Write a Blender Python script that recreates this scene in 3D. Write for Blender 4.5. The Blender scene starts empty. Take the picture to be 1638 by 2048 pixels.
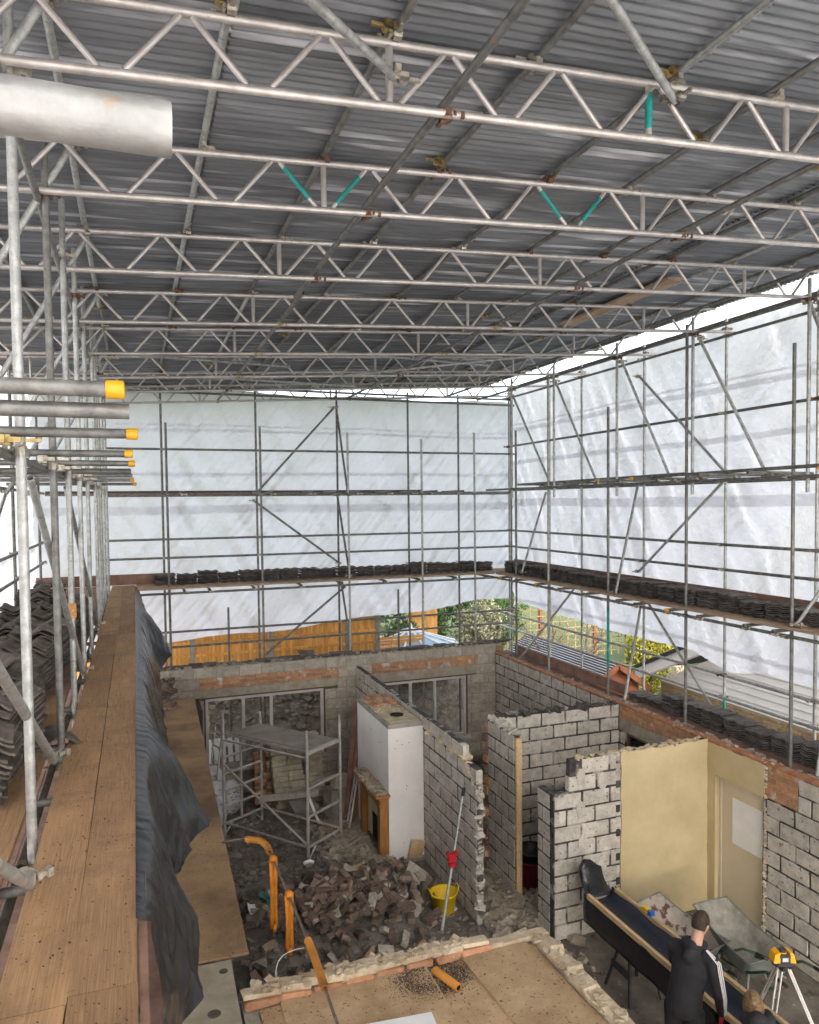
import bpy, math, random
from mathutils import Vector, Matrix, noise
R_ = random.Random(7)
ORD = 'first second third fourth fifth sixth seventh eighth ninth tenth eleventh twelfth thirteenth fourteenth fifteenth sixteenth seventeenth eighteenth nineteenth twentieth'.split()
ORD += ['twenty-'+o for o in ORD[:9]]+['thirtieth']
D = bpy.data
SC = bpy.context.scene
COL = SC.collection

# ------------------------------------------------------------------ camera, sky, sun, exposure
cam_d = D.cameras.new('camera'); cam = D.objects.new('camera', cam_d); COL.objects.link(cam); SC.camera = cam
F, PX, PY = 1489.0, 819.0, 1064.0
cam_d.sensor_fit = 'VERTICAL'; cam_d.sensor_height = 24.0; cam_d.lens = 24.0*F/2048.0
cam_d.shift_x = 0.0; cam_d.shift_y = (PY-1024.0)/2048.0
cam_d.clip_start = 0.05; cam_d.clip_end = 600
RX = Vector((0.9382727, -0.34573886, -0.01043944)); RD = Vector((-0.02364777, -0.0340071, -0.99914178)); RF = Vector((0.34508713, 0.93771433, -0.04008389))
CZ = 5.93
cam.matrix_world = Matrix(((RX[0], -RD[0], -RF[0], 0), (RX[1], -RD[1], -RF[1], 0), (RX[2], -RD[2], -RF[2], CZ), (0, 0, 0, 1)))

w = D.worlds.new('World'); SC.world = w; w.use_nodes = True
nt = w.node_tree; bg = nt.nodes['Background']
sky = nt.nodes.new('ShaderNodeTexSky'); sky.sky_type = 'NISHITA'; sky.sun_disc = False
SUN_EL, SUN_ROT = math.radians(32), math.radians(192)
sky.sun_elevation = SUN_EL; sky.sun_rotation = SUN_ROT; sky.air_density = 1.0; sky.dust_density = 4.0; sky.ozone_density = 0.6
hs = nt.nodes.new('ShaderNodeHueSaturation'); hs.inputs['Saturation'].default_value = 0.35
nt.links.new(sky.outputs[0], hs.inputs['Color']); nt.links.new(hs.outputs[0], bg.inputs[0]); bg.inputs[1].default_value = 0.15
sd = D.lights.new('sun', 'SUN'); sun = D.objects.new('sun', sd); COL.objects.link(sun)
sd.energy = 0.95; sd.angle = math.radians(40); sd.color = (1.0, 0.95, 0.88)
sdir = Vector((math.sin(SUN_ROT)*math.cos(SUN_EL), math.cos(SUN_ROT)*math.cos(SUN_EL), math.sin(SUN_EL)))
sun.rotation_euler = sdir.to_track_quat('Z', 'Y').to_euler(); sun.location = sdir*60
SC.view_settings.view_transform = 'Standard'; SC.view_settings.look = 'None'
SC.view_settings.exposure = 2.1; SC.view_settings.gamma = 1.0; SC.view_settings.use_curve_mapping = False
try:
    SC.cycles.max_bounces = 10; SC.cycles.diffuse_bounces = 6; SC.cycles.transmission_bounces = 8; SC.cycles.transparent_max_bounces = 8
except Exception: pass

# ------------------------------------------------------------------ materials
def M(name, c1, c2=None, scale=6.0, rough=0.85, metal=0.0, bump=0.0, bscale=40.0, rnd=0.0, ramp=(0.35, 0.65), stretch=(1, 1, 1),
      spots=None, spot_scale=20.0, spot_lo=0.6, spot_hi=0.68, detail=5.0, spec=0.5, local=False):
    m = D.materials.new(name); m.use_nodes = True
    t = m.node_tree; N = t.nodes; L = t.links; b = N['Principled BSDF']
    b.inputs['Roughness'].default_value = rough; b.inputs['Metallic'].default_value = metal
    b.inputs['Specular IOR Level'].default_value = spec
    if local:
        tc = N.new('ShaderNodeTexCoord'); src = tc.outputs['Object']
    else:
        g = N.new('ShaderNodeNewGeometry'); src = g.outputs['Position']
    mp = N.new('ShaderNodeMapping'); mp.inputs['Scale'].default_value = stretch; L.new(src, mp.inputs['Vector'])
    out = None
    if c2 is not None:
        n = N.new('ShaderNodeTexNoise'); n.inputs['Scale'].default_value = scale; n.inputs['Detail'].default_value = detail; n.inputs['Roughness'].default_value = 0.62
        L.new(mp.outputs[0], n.inputs['Vector'])
        r = N.new('ShaderNodeValToRGB'); r.color_ramp.elements[0].position = ramp[0]; r.color_ramp.elements[1].position = ramp[1]
        r.color_ramp.elements[0].color = (*c1, 1); r.color_ramp.elements[1].color = (*c2, 1)
        L.new(n.outputs['Fac'], r.inputs[0]); out = r.outputs[0]
    if spots is not None:
        n2 = N.new('ShaderNodeTexNoise'); n2.inputs['Scale'].default_value = spot_scale; n2.inputs['Detail'].default_value = 4.0
        L.new(mp.outputs[0], n2.inputs['Vector'])
        r2 = N.new('ShaderNodeMapRange'); r2.inputs['From Min'].default_value = spot_lo; r2.inputs['From Max'].default_value = spot_hi
        L.new(n2.outputs['Fac'], r2.inputs['Value'])
        mx = N.new('ShaderNodeMix'); mx.data_type = 'RGBA'; L.new(r2.outputs[0], mx.inputs[0])
        if out: L.new(out, mx.inputs[6])
        else: mx.inputs[6].default_value = (*c1, 1)
        mx.inputs[7].default_value = (*spots, 1); out = mx.outputs[2]
    if rnd > 0:
        oi = N.new('ShaderNodeObjectInfo'); mr = N.new('ShaderNodeMapRange')
        mr.inputs['To Min'].default_value = 1-rnd; mr.inputs['To Max'].default_value = 1+rnd
        L.new(oi.outputs['Random'], mr.inputs['Value'])
        h = N.new('ShaderNodeHueSaturation'); L.new(mr.outputs[0], h.inputs['Value'])
        if out: L.new(out, h.inputs['Color'])
        else: h.inputs['Color'].default_value = (*c1, 1)
        out = h.outputs[0]
    if out: L.new(out, b.inputs['Base Color'])
    else: b.inputs['Base Color'].default_value = (*c1, 1)
    if bump > 0:
        n3 = N.new('ShaderNodeTexNoise'); n3.inputs['Scale'].default_value = bscale; n3.inputs['Detail'].default_value = 6.0
        L.new(mp.outputs[0], n3.inputs['Vector'])
        bp = N.new('ShaderNodeBump'); bp.inputs['Strength'].default_value = bump; bp.inputs['Distance'].default_value = 0.02
        L.new(n3.outputs['Fac'], bp.inputs['Height']); L.new(bp.outputs[0], b.inputs['Normal'])
    return m

def sheet_mat(name, col, trans):
    m = D.materials.new(name); m.use_nodes = True; t = m.node_tree; N = t.nodes; L = t.links
    N.remove(N['Principled BSDF'])
    d = N.new('ShaderNodeBsdfDiffuse'); tr = N.new('ShaderNodeBsdfTranslucent'); mx = N.new('ShaderNodeMixShader')
    g = N.new('ShaderNodeNewGeometry'); n = N.new('ShaderNodeTexNoise'); n.inputs['Scale'].default_value = 1.3; n.inputs['Detail'].default_value = 6
    L.new(g.outputs['Position'], n.inputs['Vector'])
    r = N.new('ShaderNodeValToRGB'); r.color_ramp.elements[0].position = .3; r.color_ramp.elements[1].position = .7
    r.color_ramp.elements[0].color = (col[0]*.93, col[1]*.93, col[2]*.93, 1); r.color_ramp.elements[1].color = (*col, 1)
    L.new(n.outputs['Fac'], r.inputs[0]); L.new(r.outputs[0], d.inputs[0]); L.new(r.outputs[0], tr.inputs[0])
    # fine weave crinkle
    n2 = N.new('ShaderNodeTexNoise'); n2.inputs['Scale'].default_value = 9; n2.inputs['Detail'].default_value = 7; L.new(g.outputs['Position'], n2.inputs['Vector'])
    bp = N.new('ShaderNodeBump'); bp.inputs['Strength'].default_value = .6; bp.inputs['Distance'].default_value = .05
    L.new(n2.outputs['Fac'], bp.inputs['Height']); L.new(bp.outputs[0], d.inputs['Normal']); L.new(bp.outputs[0], tr.inputs['Normal'])
    mx.inputs[0].default_value = trans; L.new(d.outputs[0], mx.inputs[1]); L.new(tr.outputs[0], mx.inputs[2])
    L.new(mx.outputs[0], N['Material Output'].inputs['Surface'])
    return m

MT = {}
MT['galv'] = M('galvanised_steel', (.30, .31, .30), (.52, .53, .505), 14, .45, .5, .10, 60, .14, spots=(.26, .25, .22), spot_scale=45, spot_lo=.60, spot_hi=.72)
MT['galv_dull'] = M('weathered_galvanised_steel', (.125, .125, .118), (.25, .25, .23), 12, .55, .45, .12, 60, .14, spots=(.30, .20, .12), spot_scale=18, spot_lo=.66, spot_hi=.76)
MT['galv_near'] = M('stained_galvanised_steel', (.20, .205, .20), (.36, .36, .345), 10, .5, .45, .10, 60, 0, spots=(.30, .22, .15), spot_scale=22, spot_lo=.60, spot_hi=.72)
MT['alu'] = M('aluminium', (.44, .41, .385), (.60, .565, .535), 8, .42, .5, .03, 60, .06, spots=(.16, .13, .11), spot_scale=70, spot_lo=.70, spot_hi=.75)
MT['teal'] = M('teal_paint', (.01, .22, .20), (.02, .32, .28), 20, .5)
MT['rust'] = M('rusty_coupler', (.10, .045, .025), (.22, .13, .08), 40, .8, .3)
MT['coupler'] = M('coupler_steel', (.28, .25, .20), (.50, .47, .40), 30, .5, .6, rnd=.3)
MT['brass'] = M('brass_plated_clip', (.33, .23, .08), (.50, .40, .18), 30, .45, .7)
MT['yellow_cap'] = M('yellow_plastic', (.80, .42, .01), (.68, .34, .01), 9, .45, 0, rnd=.15)
MT['roof'] = M('galvanised_roof_sheet', (.10, .108, .118), (.24, .255, .275), 3.0, .5, .25, .05, 30, .16, stretch=(.30, 3.6, 3.6), ramp=(.3, .7),
               spots=(.66, .67, .72), spot_scale=1.7, spot_lo=.57, spot_hi=.73, detail=10)
MT['sheeting'] = sheet_mat('white_scaffold_sheeting', (.885, .883, .915), .67)
MT['board'] = M('scaffold_board_wood', (.26, .15, .075), (.46, .29, .155), 3.0, .9, 0, .25, 60, .10, stretch=(7, .9, 5), spots=(.11, .075, .05), spot_scale=2.6, spot_lo=.58, spot_hi=.74, detail=10)
def wood_mat(name, c1, c2, dirt):
    m = D.materials.new(name); m.use_nodes = True; t = m.node_tree; N = t.nodes; L = t.links; b = N['Principled BSDF']; b.inputs['Roughness'].default_value = .9
    g = N.new('ShaderNodeNewGeometry'); oi = N.new('ShaderNodeObjectInfo')
    def nz(sc, det, st=None, rough=.6, dist=0):
        n = N.new('ShaderNodeTexNoise'); n.inputs['Scale'].default_value = sc; n.inputs['Detail'].default_value = det; n.inputs['Roughness'].default_value = rough; n.inputs['Distortion'].default_value = dist
        if st:
            mp = N.new('ShaderNodeMapping'); mp.inputs['Scale'].default_value = st; L.new(g.outputs['Position'], mp.inputs['Vector']); ad = N.new('ShaderNodeVectorMath'); ad.operation = 'ADD'; L.new(mp.outputs[0], ad.inputs[0]); L.new(oi.outputs['Random'], ad.inputs[1]); L.new(ad.outputs[0], n.inputs['Vector'])
        else: L.new(g.outputs['Position'], n.inputs['Vector'])
        return n.outputs['Fac']
    def ramp(sock, p0, p1, a, bb):
        r = N.new('ShaderNodeValToRGB'); r.color_ramp.elements[0].position = p0; r.color_ramp.elements[1].position = p1; r.color_ramp.elements[0].color = (*a, 1); r.color_ramp.elements[1].color = (*bb, 1); L.new(sock, r.inputs[0]); return r.outputs[0]
    def mix(f, a, col):
        x = N.new('ShaderNodeMix'); x.data_type = 'RGBA'; L.new(f, x.inputs[0]); L.new(a, x.inputs[6]); x.inputs[7].default_value = (*col, 1); return x.outputs[2]
    def rng(s_, a, bb, hi=1):
        r = N.new('ShaderNodeMapRange'); r.inputs['From Min'].default_value = a; r.inputs['From Max'].default_value = bb; r.inputs['To Max'].default_value = hi; L.new(s_, r.inputs['Value']); return r.outputs[0]
    grain = nz(3.0, 8, (46, 1.1, 4), .7, .6)
    c = ramp(grain, .34, .66, c1, c2)
    c = mix(rng(nz(1.1, 6, (3.5, 1.0, 1)), .48, .66, .55), c, (c2[0]*1.18, c2[1]*1.16, c2[2]*1.1))
    c = mix(rng(nz(2.3, 10, None, .72), .50, .70, .62), c, dirt)
    c = mix(rng(nz(70, 3, None, .6), .66, .70, .85), c, (.045, .03, .02))
    h = N.new('ShaderNodeHueSaturation'); mr = N.new('ShaderNodeMapRange'); mr.inputs['To Min'].default_value = .86; mr.inputs['To Max'].default_value = 1.12; L.new(oi.outputs['Random'], mr.inputs['Value']); L.new(mr.outputs[0], h.inputs['Value']); L.new(c, h.inputs['Color']); L.new(h.outputs[0], b.inputs['Base Color'])
    bp = N.new('ShaderNodeBump'); bp.inputs['Strength'].default_value = .35; bp.inputs['Distance'].default_value = .006; L.new(grain, bp.inputs['Height']); L.new(bp.outputs[0], b.inputs['Normal']); return m
MT['board'] = wood_mat('scaffold_board_wood', (.24, .135, .062), (.42, .255, .13), (.135, .085, .055))
MT['board_grey'] = M('grey_scaffold_board_wood', (.32, .22, .14), (.46, .34, .24), 3.0, .9, 0, .2, 60, .14, stretch=(2, 1, 5))
MT['board_red'] = M('red_brown_board', (.17, .095, .065), (.28, .17, .125), 4, .9, 0, .15, 50, .12)
MT['block'] = M('concrete_block', (.30, .265, .215), (.45, .41, .35), 9, .95, 0, .55, 45, .12, spots=(.20, .175, .14), spot_scale=25, spot_lo=.60, spot_hi=.70, detail=8)
MT['block_white'] = M('pale_scraped_block', (.37, .335, .285), (.56, .52, .46), 7, .95, 0, .6, 50, .10, spots=(.13, .12, .105), spot_scale=22, spot_lo=.62, spot_hi=.70, detail=8)
MT['mortar_dark'] = M('black_mortar', (.022, .021, .020), (.085, .08, .074), 9, .95, 0, .5, 60, 0, spots=(.34, .31, .27), spot_scale=3.5, spot_lo=.54, spot_hi=.62)
MT['mortar'] = M('sand_mortar', (.24, .20, .15), (.36, .31, .25), 12, .95, 0, .5, 60)
MT['brick'] = M('orange_brick', (.36, .17, .085), (.46, .25, .14), 16, .9, 0, .4, 70, .22, spots=(.48, .44, .39), spot_scale=6, spot_lo=.60, spot_hi=.70)
MT['rubble_brick'] = M('sooty_brick', (.08, .064, .053), (.23, .155, .115), 5, .93, 0, .5, 50, .42, spots=(.28, .245, .20), spot_scale=9, spot_lo=.62, spot_hi=.72)
MT['concrete'] = M('concrete', (.22, .20, .175), (.36, .33, .29), 4, .95, 0, .35, 40, 0, spots=(.10, .09, .08), spot_scale=7, spot_lo=.66, spot_hi=.74)
MT['dust_floor'] = M('dusty_concrete_floor', (.11, .095, .078), (.24, .21, .175), 2.4, .97, 0, .5, 30, 0, spots=(.07, .06, .05), spot_scale=5, spot_lo=.60, spot_hi=.70, detail=9)
MT['lintel'] = M('concrete_lintel', (.26, .225, .165), (.38, .345, .28), 5, .95, 0, .3, 40)
MT['white_plaster'] = M('white_painted_plaster', (.70, .68, .65), (.78, .76, .735), 2.5, .8, 0, .04, 40)
MT['yellow_plaster'] = M('cream_painted_plaster', (.48, .385, .215), (.57, .465, .275), 2.0, .8, 0, .10, 25, 0, spots=(.30, .24, .15), spot_scale=4, spot_lo=.69, spot_hi=.78)
MT['cream_door'] = M('cream_door_paint', (.56, .47, .33), (.60, .52, .38), 3, .55)
MT['white_paint'] = M('white_paint', (.74, .73, .70), (.80, .79, .77), 4, .6)
MT['pine'] = M('pine_wood', (.46, .31, .15), (.60, .44, .25), 5, .85, 0, .1, 40, .12, stretch=(6, 1, 6))
MT['oak'] = M('varnished_oak', (.25, .105, .03), (.38, .18, .06), 5, .4, 0, .04, 40, 0, stretch=(5, 5, .8))
MT['mahog'] = M('mahogany_frame', (.08, .030, .02), (.13, .055, .036), 8, .5)
MT['chip'] = M('chipboard', (.36, .235, .125), (.54, .385, .225), 3.5, .92, 0, .35, 90, .10, spots=(.10, .065, .04), spot_scale=42, spot_lo=.63, spot_hi=.70, detail=11)
MT['chip_dark'] = M('damp_chipboard', (.13, .075, .035), (.36, .235, .12), 1.1, .92, 0, .35, 90, .06, spots=(.08, .05, .03), spot_scale=36, spot_lo=.63, spot_hi=.70, detail=11)
MT['grey_ply'] = M('grey_concrete_board', (.25, .215, .155), (.37, .325, .25), 4, .95, 0, .3, 60, 0, spots=(.07, .05, .03), spot_scale=7, spot_lo=.68, spot_hi=.74)
MT['white_board'] = M('white_faced_board', (.72, .72, .72), (.80, .80, .81), 3, .5, 0, 0, 1, 0, spots=(.30, .15, .09), spot_scale=5, spot_lo=.70, spot_hi=.78)
MT['black_film'] = M('black_polythene', (.010, .011, .013), (.018, .020, .025), 4, .27, 0, .28, 10, spec=.5)
MT['black_plastic'] = M('black_plastic', (.012, .012, .013), None, rough=.4)
MT['black_metal'] = M('black_painted_steel', (.012, .012, .013), (.03, .03, .03), 20, .5)
MT['navy_film'] = M('navy_damp_course', (.010, .014, .026), (.02, .027, .045), 5, .42, 0, .1, 14)
MT['tile'] = M('dark_concrete_tile', (.06, .052, .047), (.15, .132, .12), 10, .9, 0, .4, 60, .35)
MT['tile_brown'] = M('mossy_concrete_tile', (.085, .070, .056), (.18, .152, .124), 9, .92, 0, .5, 60, .30, spots=(.16, .115, .02), spot_scale=3.2, spot_lo=.63, spot_hi=.73)
MT['orange'] = M('orange_foam', (.50, .21, .03), (.40, .155, .02), 12, .8)
MT['strap'] = M('orange_strap', (.62, .22, .012), (.48, .155, .01), 12, .8)
MT['rod'] = M('brown_steel_rod', (.13, .09, .075), (.22, .17, .15), 20, .5, .5)
MT['red'] = M('red_plastic', (.46, .012, .02), None, rough=.4)
MT['maroon'] = M('maroon_rubber', (.20, .008, .035), (.24, .012, .045), 6, .55)
MT['yellow'] = M('yellow_rubber', (.80, .55, .01), (.72, .47, .01), 6, .5)
MT['green_steel'] = M('green_painted_steel', (.03, .065, .04), (.05, .10, .06), 12, .5, .2)
MT['barrow'] = M('mortar_caked_steel', (.21, .20, .165), (.34, .325, .28), 8, .85, .1, .25, 40)
MT['barrow_rust'] = M('rusty_barrow_steel', (.30, .255, .22), (.42, .375, .33), 6, .85, .1, .25, 40, 0, spots=(.12, .055, .035), spot_scale=9, spot_lo=.55, spot_hi=.62)
MT['barrow_green'] = M('grey_green_barrow', (.13, .15, .13), (.20, .215, .185), 8, .7, .1, .1, 40)
MT['rubber'] = M('tyre_rubber', (.02, .02, .02), None, rough=.85)
MT['laser_y'] = M('laser_yellow', (.85, .42, .01), None, rough=.45)
MT['laser_g'] = M('laser_grey', (.05, .05, .055), None, rough=.5)
MT['sack'] = M('white_sack', (.50, .50, .51), (.64, .64, .66), 4, .6, 0, .3, 12)
MT['sack_print'] = M('sack_print', (.12, .12, .13), None)
MT['glass'] = None
MT['upvc'] = M('grey_white_frame', (.42, .40, .38), (.52, .50, .48), 6, .6)
MT['fence'] = M('orange_fence_wood', (.60, .27, .055), (.82, .45, .135), 3, .85, 0, .1, 40, .16, stretch=(6, 6, .7), detail=7)
MT['trellis'] = M('ochre_trellis_wood', (.20, .14, .06), (.33, .245, .115), 4, .9, 0, 0, 1, .2)
MT['stone'] = M('cut_limestone', (.34, .29, .21), (.47, .42, .32), 8, .95, 0, .6, 40, .12)
MT['soil'] = M('soil', (.07, .055, .042), (.20, .165, .13), 6, .97, 0, .8, 18, 0, spots=(.40, .36, .31), spot_scale=13, spot_lo=.64, spot_hi=.70, detail=9)
MT['grass'] = M('grass', (.05, .10, .02), (.10, .17, .04), 10, .95, 0, .5, 60)
MT['bark'] = M('bark', (.07, .055, .045), (.15, .125, .10), 8, .95, 0, .5, 30)
MT['leaf'] = M('green_leaf', (.035, .085, .015), (.085, .15, .03), 3, .6, 0, 0, 1, 0)
MT['leaf_dark'] = M('dark_green_leaf', (.018, .045, .014), (.045, .085, .022), 3, .6)
MT['leaf_yellow'] = M('yellow_green_leaf', (.17, .18, .02), (.33, .29, .03), 3, .7)
MT['leaf_var'] = M('variegated_leaf', (.08, .12, .04), (.42, .38, .26), 14, .7, ramp=(.42, .55))
MT['leaf_red'] = M('crimson_leaf', (.28, .02, .05), (.42, .06, .10), 6, .7)
MT['leaf_brown'] = M('brown_leaf', (.13, .09, .05), (.23, .17, .09), 6, .8)
MT['shed'] = M('red_brown_shed_wood', (.17, .055, .025), (.24, .085, .042), 5, .8, 0, .1, 40, .08)
MT['roof_and_shadow'] = M('dark_roof_and_shadow', (.03, .03, .04), None, rough=.8)
MT['buff_brick'] = M('buff_brick', (.27, .195, .105), (.36, .27, .16), 10, .9, 0, .3, 50, .18)
MT['cladding'] = M('white_cladding', (.80, .80, .80), (.86, .86, .865), 2, .6)
MT['terracotta'] = M('terracotta', (.55, .13, .03), None, rough=.8)
MT['lantern_glass'] = M('blue_glazing', (.22, .34, .45), (.34, .45, .55), 2, .2, 0)
MT['skin'] = M('skin', (.52, .29, .20), (.56, .33, .24), 12, .55)
MT['hair'] = M('dark_brown_hair', (.025, .013, .008), (.05, .028, .017), 40, .6, 0, .5, 120)
MT['hair_blond'] = M('dark_blond_hair', (.10, .055, .02), (.30, .19, .09), 14, .5, 0, .6, 60, stretch=(1, 1, 5))
MT['hoodie'] = M('black_tracksuit', (.011, .011, .013), (.019, .019, .022), 7, .85, 0, .15, 18)
MT['trouser'] = M('black_work_trousers', (.008, .008, .009), (.015, .015, .016), 9, .9, 0, .15, 25)
MT['glove'] = M('red_glove', (.42, .012, .03), (.50, .02, .045), 12, .8)
MT['stripe'] = M('white_stripe', (.72, .70, .68), None)
MT['dirt'] = M('spilt_soil', (.045, .034, .025), (.10, .08, .06), 20, .97, 0, .8, 50)
MT['mortar_crust'] = M('mortar_crust', (.40, .31, .20), (.56, .47, .34), 10, .95, 0, .8, 30, .12)
MT['hole'] = M('dark_flue', (.006, .006, .006), None, rough=.95)
MT['ply_tower'] = M('grey_tower_deck', (.20, .175, .15), (.30, .27, .235), 3, .9, 0, .1, 40)
MT['blue_plastic'] = M('blue_plastic', (.01, .10, .45), None, rough=.4)
MT['rub'] = M('plaster_rubble', (.19, .15, .11), (.40, .35, .28), 3, .95, 0, .5, 40, detail=8)
MT['rub_grey'] = M('grey_rubble', (.10, .085, .07), (.30, .265, .225), 2.5, .95, 0, .5, 40, detail=8)

def glass_mat():
    m = D.materials.new('window_glass'); m.use_nodes = True; t = m.node_tree; N = t.nodes; L = t.links; N.remove(N['Principled BSDF'])
    tr = N.new('ShaderNodeBsdfTransparent'); tr.inputs[0].default_value = (.90, .92, .92, 1)
    gl = N.new('ShaderNodeBsdfGlossy'); gl.inputs['Roughness'].default_value = .02; fr = N.new('ShaderNodeFresnel'); fr.inputs[0].default_value = 1.5
    mx = N.new('ShaderNodeMixShader'); L.new(fr.outputs[0], mx.inputs[0]); L.new(tr.outputs[0], mx.inputs[1]); L.new(gl.outputs[0], mx.inputs[2])
    L.new(mx.outputs[0], N['Material Output'].inputs['Surface']); return m
MT['glass'] = glass_mat()

# ------------------------------------------------------------------ helpers
def link(o, parent=None, base=None):
    COL.objects.link(o)
    if parent is not None: o.parent = parent
    return o
def tag(o, label, cat, group=None):
    o['label'] = label; o['category'] = cat
    if group: o['group'] = group
    return o
def thing(name, label, cat, loc=(0, 0, 0), rz=0.0, group=None):
    o = D.objects.new(name, None); o.empty_display_size = .1; COL.objects.link(o); o.location = loc; o.rotation_euler = (0, 0, rz)
    return tag(o, label, cat, group)
def mesh(name, v, f, mat, smooth=False):
    me = D.meshes.new(name); me.from_pydata(v, [], f); me.materials.append(mat if not isinstance(mat, str) else MT[mat])
    if smooth: me.polygons.foreach_set('use_smooth', [True]*len(me.polygons))
    me.update(); return me
def ob(name, me, parent=None, loc=(0, 0, 0), rot=(0, 0, 0), scale=(1, 1, 1)):
    o = D.objects.new(name, me); COL.objects.link(o)
    if parent is not None: o.parent = parent
    o.location = loc; o.rotation_euler = rot; o.scale = scale
    return o
class G:                                   # geometry collector
    def __init__(s): s.v = []; s.f = []
    def add(s, v, f):
        k = len(s.v); s.v += [tuple(p) for p in v]; s.f += [tuple(i+k for i in q) for q in f]
    def box(s, x0, x1, y0, y1, z0, z1):
        s.add([(x0, y0, z0), (x1, y0, z0), (x1, y1, z0), (x0, y1, z0), (x0, y0, z1), (x1, y0, z1), (x1, y1, z1), (x0, y1, z1)],
              [(0, 3, 2, 1), (4, 5, 6, 7), (0, 1, 5, 4), (1, 2, 6, 5), (2, 3, 7, 6), (3, 0, 4, 7)])
    def obox(s, M4, sx, sy, sz):
        h = [(-sx/2, -sy/2, -sz/2), (sx/2, -sy/2, -sz/2), (sx/2, sy/2, -sz/2), (-sx/2, sy/2, -sz/2), (-sx/2, -sy/2, sz/2), (sx/2, -sy/2, sz/2), (sx/2, sy/2, sz/2), (-sx/2, sy/2, sz/2)]
        s.add([M4 @ Vector(p) for p in h], [(0, 3, 2, 1), (4, 5, 6, 7), (0, 1, 5, 4), (1, 2, 6, 5), (2, 3, 7, 6), (3, 0, 4, 7)])
    def tube(s, pts, r, n=8, cap=True, radii=None):
        pts = [Vector(p) for p in pts]; k0 = len(s.v); up = None
        for i, p in enumerate(pts):
            d = (pts[min(i+1, len(pts)-1)]-pts[max(i-1, 0)]).normalized()
            a = d.orthogonal() if up is None else (up-d*up.dot(d))
            a = a.normalized() if a.length > 1e-6 else d.orthogonal().normalized()
            up = a; b = d.cross(a); rr = radii[i] if radii else r
            for j in range(n):
                t = 2*math.pi*j/n; s.v.append(tuple(p+(a*math.cos(t)+b*math.sin(t))*rr))
        for i in range(len(pts)-1):
            for j in range(n):
                q = (j+1) % n; s.f.append((k0+i*n+j, k0+i*n+q, k0+(i+1)*n+q, k0+(i+1)*n+j))
        if cap:
            s.f.append(tuple(k0+j for j in reversed(range(n)))); e = k0+(len(pts)-1)*n; s.f.append(tuple(e+j for j in range(n)))
    def lathe(s, prof, n=20, c=(0, 0, 0)):
        k0 = len(s.v)
        for (r, z) in prof:
            for j in range(n):
                t = 2*math.pi*j/n; s.v.append((c[0]+r*math.cos(t), c[1]+r*math.sin(t), c[2]+z))
        for i in range(len(prof)-1):
            for j in range(n):
                q = (j+1) % n; s.f.append((k0+i*n+j, k0+i*n+q, k0+(i+1)*n+q, k0+(i+1)*n+j))
    def prism(s, poly, z0, z1):
        n = len(poly); s.add([(x, y, z0) for x, y in poly]+[(x, y, z1) for x, y in poly],
              [tuple(reversed(range(n))), tuple(range(n, 2*n))]+[(i, (i+1) % n, n+(i+1) % n, n+i) for i in range(n)])
    def obj(s, name, mat, parent=None, smooth=False, loc=(0, 0, 0), rot=(0, 0, 0)):
        return ob(name, mesh(name, s.v, s.f, mat, smooth), parent, loc, rot)
def rel(o, p): return (p[0]-o.location[0], p[1]-o.location[1], p[2]-o.location[2])
def smooth_angle(o, a=40):
    for p in o.data.polygons: p.use_smooth = True
    try: o.data.set_sharp_from_angle(angle=math.radians(a))
    except Exception: pass
    return o

# shared tube mesh: hollow unit tube along Z, one per material
def unit_tube(mat):
    n = 12; v = []; f = []
    for (r, z) in ((1, 0), (1, 1), (.84, 1), (.84, 0)):
        for j in range(n): v.append((r*math.cos(2*math.pi*j/n), r*math.sin(2*math.pi*j/n), z))
    for i in range(4):
        for j in range(n):
            q = (j+1) % n; a = i; b = (i+1) % 4; f.append((a*n+j, a*n+q, b*n+q, b*n+j))
    me = mesh('tube_'+mat, v, f, mat)
    for k, p in enumerate(me.polygons): p.use_smooth = (k//n) in (0, 2)
    me.update(); return me
TUBES = {}
def tube(name, a, b, parent, mat='galv', r=.0242):
    if mat not in TUBES: TUBES[mat] = unit_tube(mat)
    a = Vector(a); b = Vector(b); d = b-a
    o = ob(name, TUBES[mat], parent, rel(parent, a) if parent else a)
    o.rotation_euler = d.to_track_quat('Z', 'Y').to_euler(); o.scale = (r, r, d.length)
    return o
# coupler: two bands around crossing tubes and a bolt with a nut
def coupler_mesh(mat):
    g = G()
    for ax in (0, 1):
        n = 8
        for k in (-1, 1):
            pts = [];
        ring = []
        for j in range(n):
            t = 2*math.pi*j/n; ring.append((math.cos(t), math.sin(t)))
        vv = []
        for h in (-.024, .024):
            for (c, s_) in ring:
                p = (c*.031, s_*.031, h) if ax == 0 else (h, c*.031+.054, s_*.031)
                vv.append(p)
        g.add(vv, [(j, (j+1) % n, n+(j+1) % n, n+j) for j in range(n)])
    g.box(.028, .046, -.03, .07, -.012, .012); g.box(.03, .10, -.018, .0, -.010, .010); g.box(.075, .098, -.026, .008, -.018, .018)
    g.box(-.012, .012, .08, .15, -.008, .008)
    return mesh('coupler_'+mat, g.v, g.f, mat)
CPL = {}
def coupler(p, parent, mat='coupler', rz=None):
    if mat not in CPL: CPL[mat] = coupler_mesh(mat)
    return ob('coupler', CPL[mat], parent, rel(parent, p), (0, 0, R_.choice((0, 1.57, 3.14, 4.71)) if rz is None else rz))
def cap_mesh():
    g = G(); g.lathe([(.026, 0), (.0285, .001), (.0285, .05), (.020, .054), (0.0005, .054)], 12); return mesh('end_cap', g.v, g.f, 'yellow_cap', True)
CAP = cap_mesh()

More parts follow.
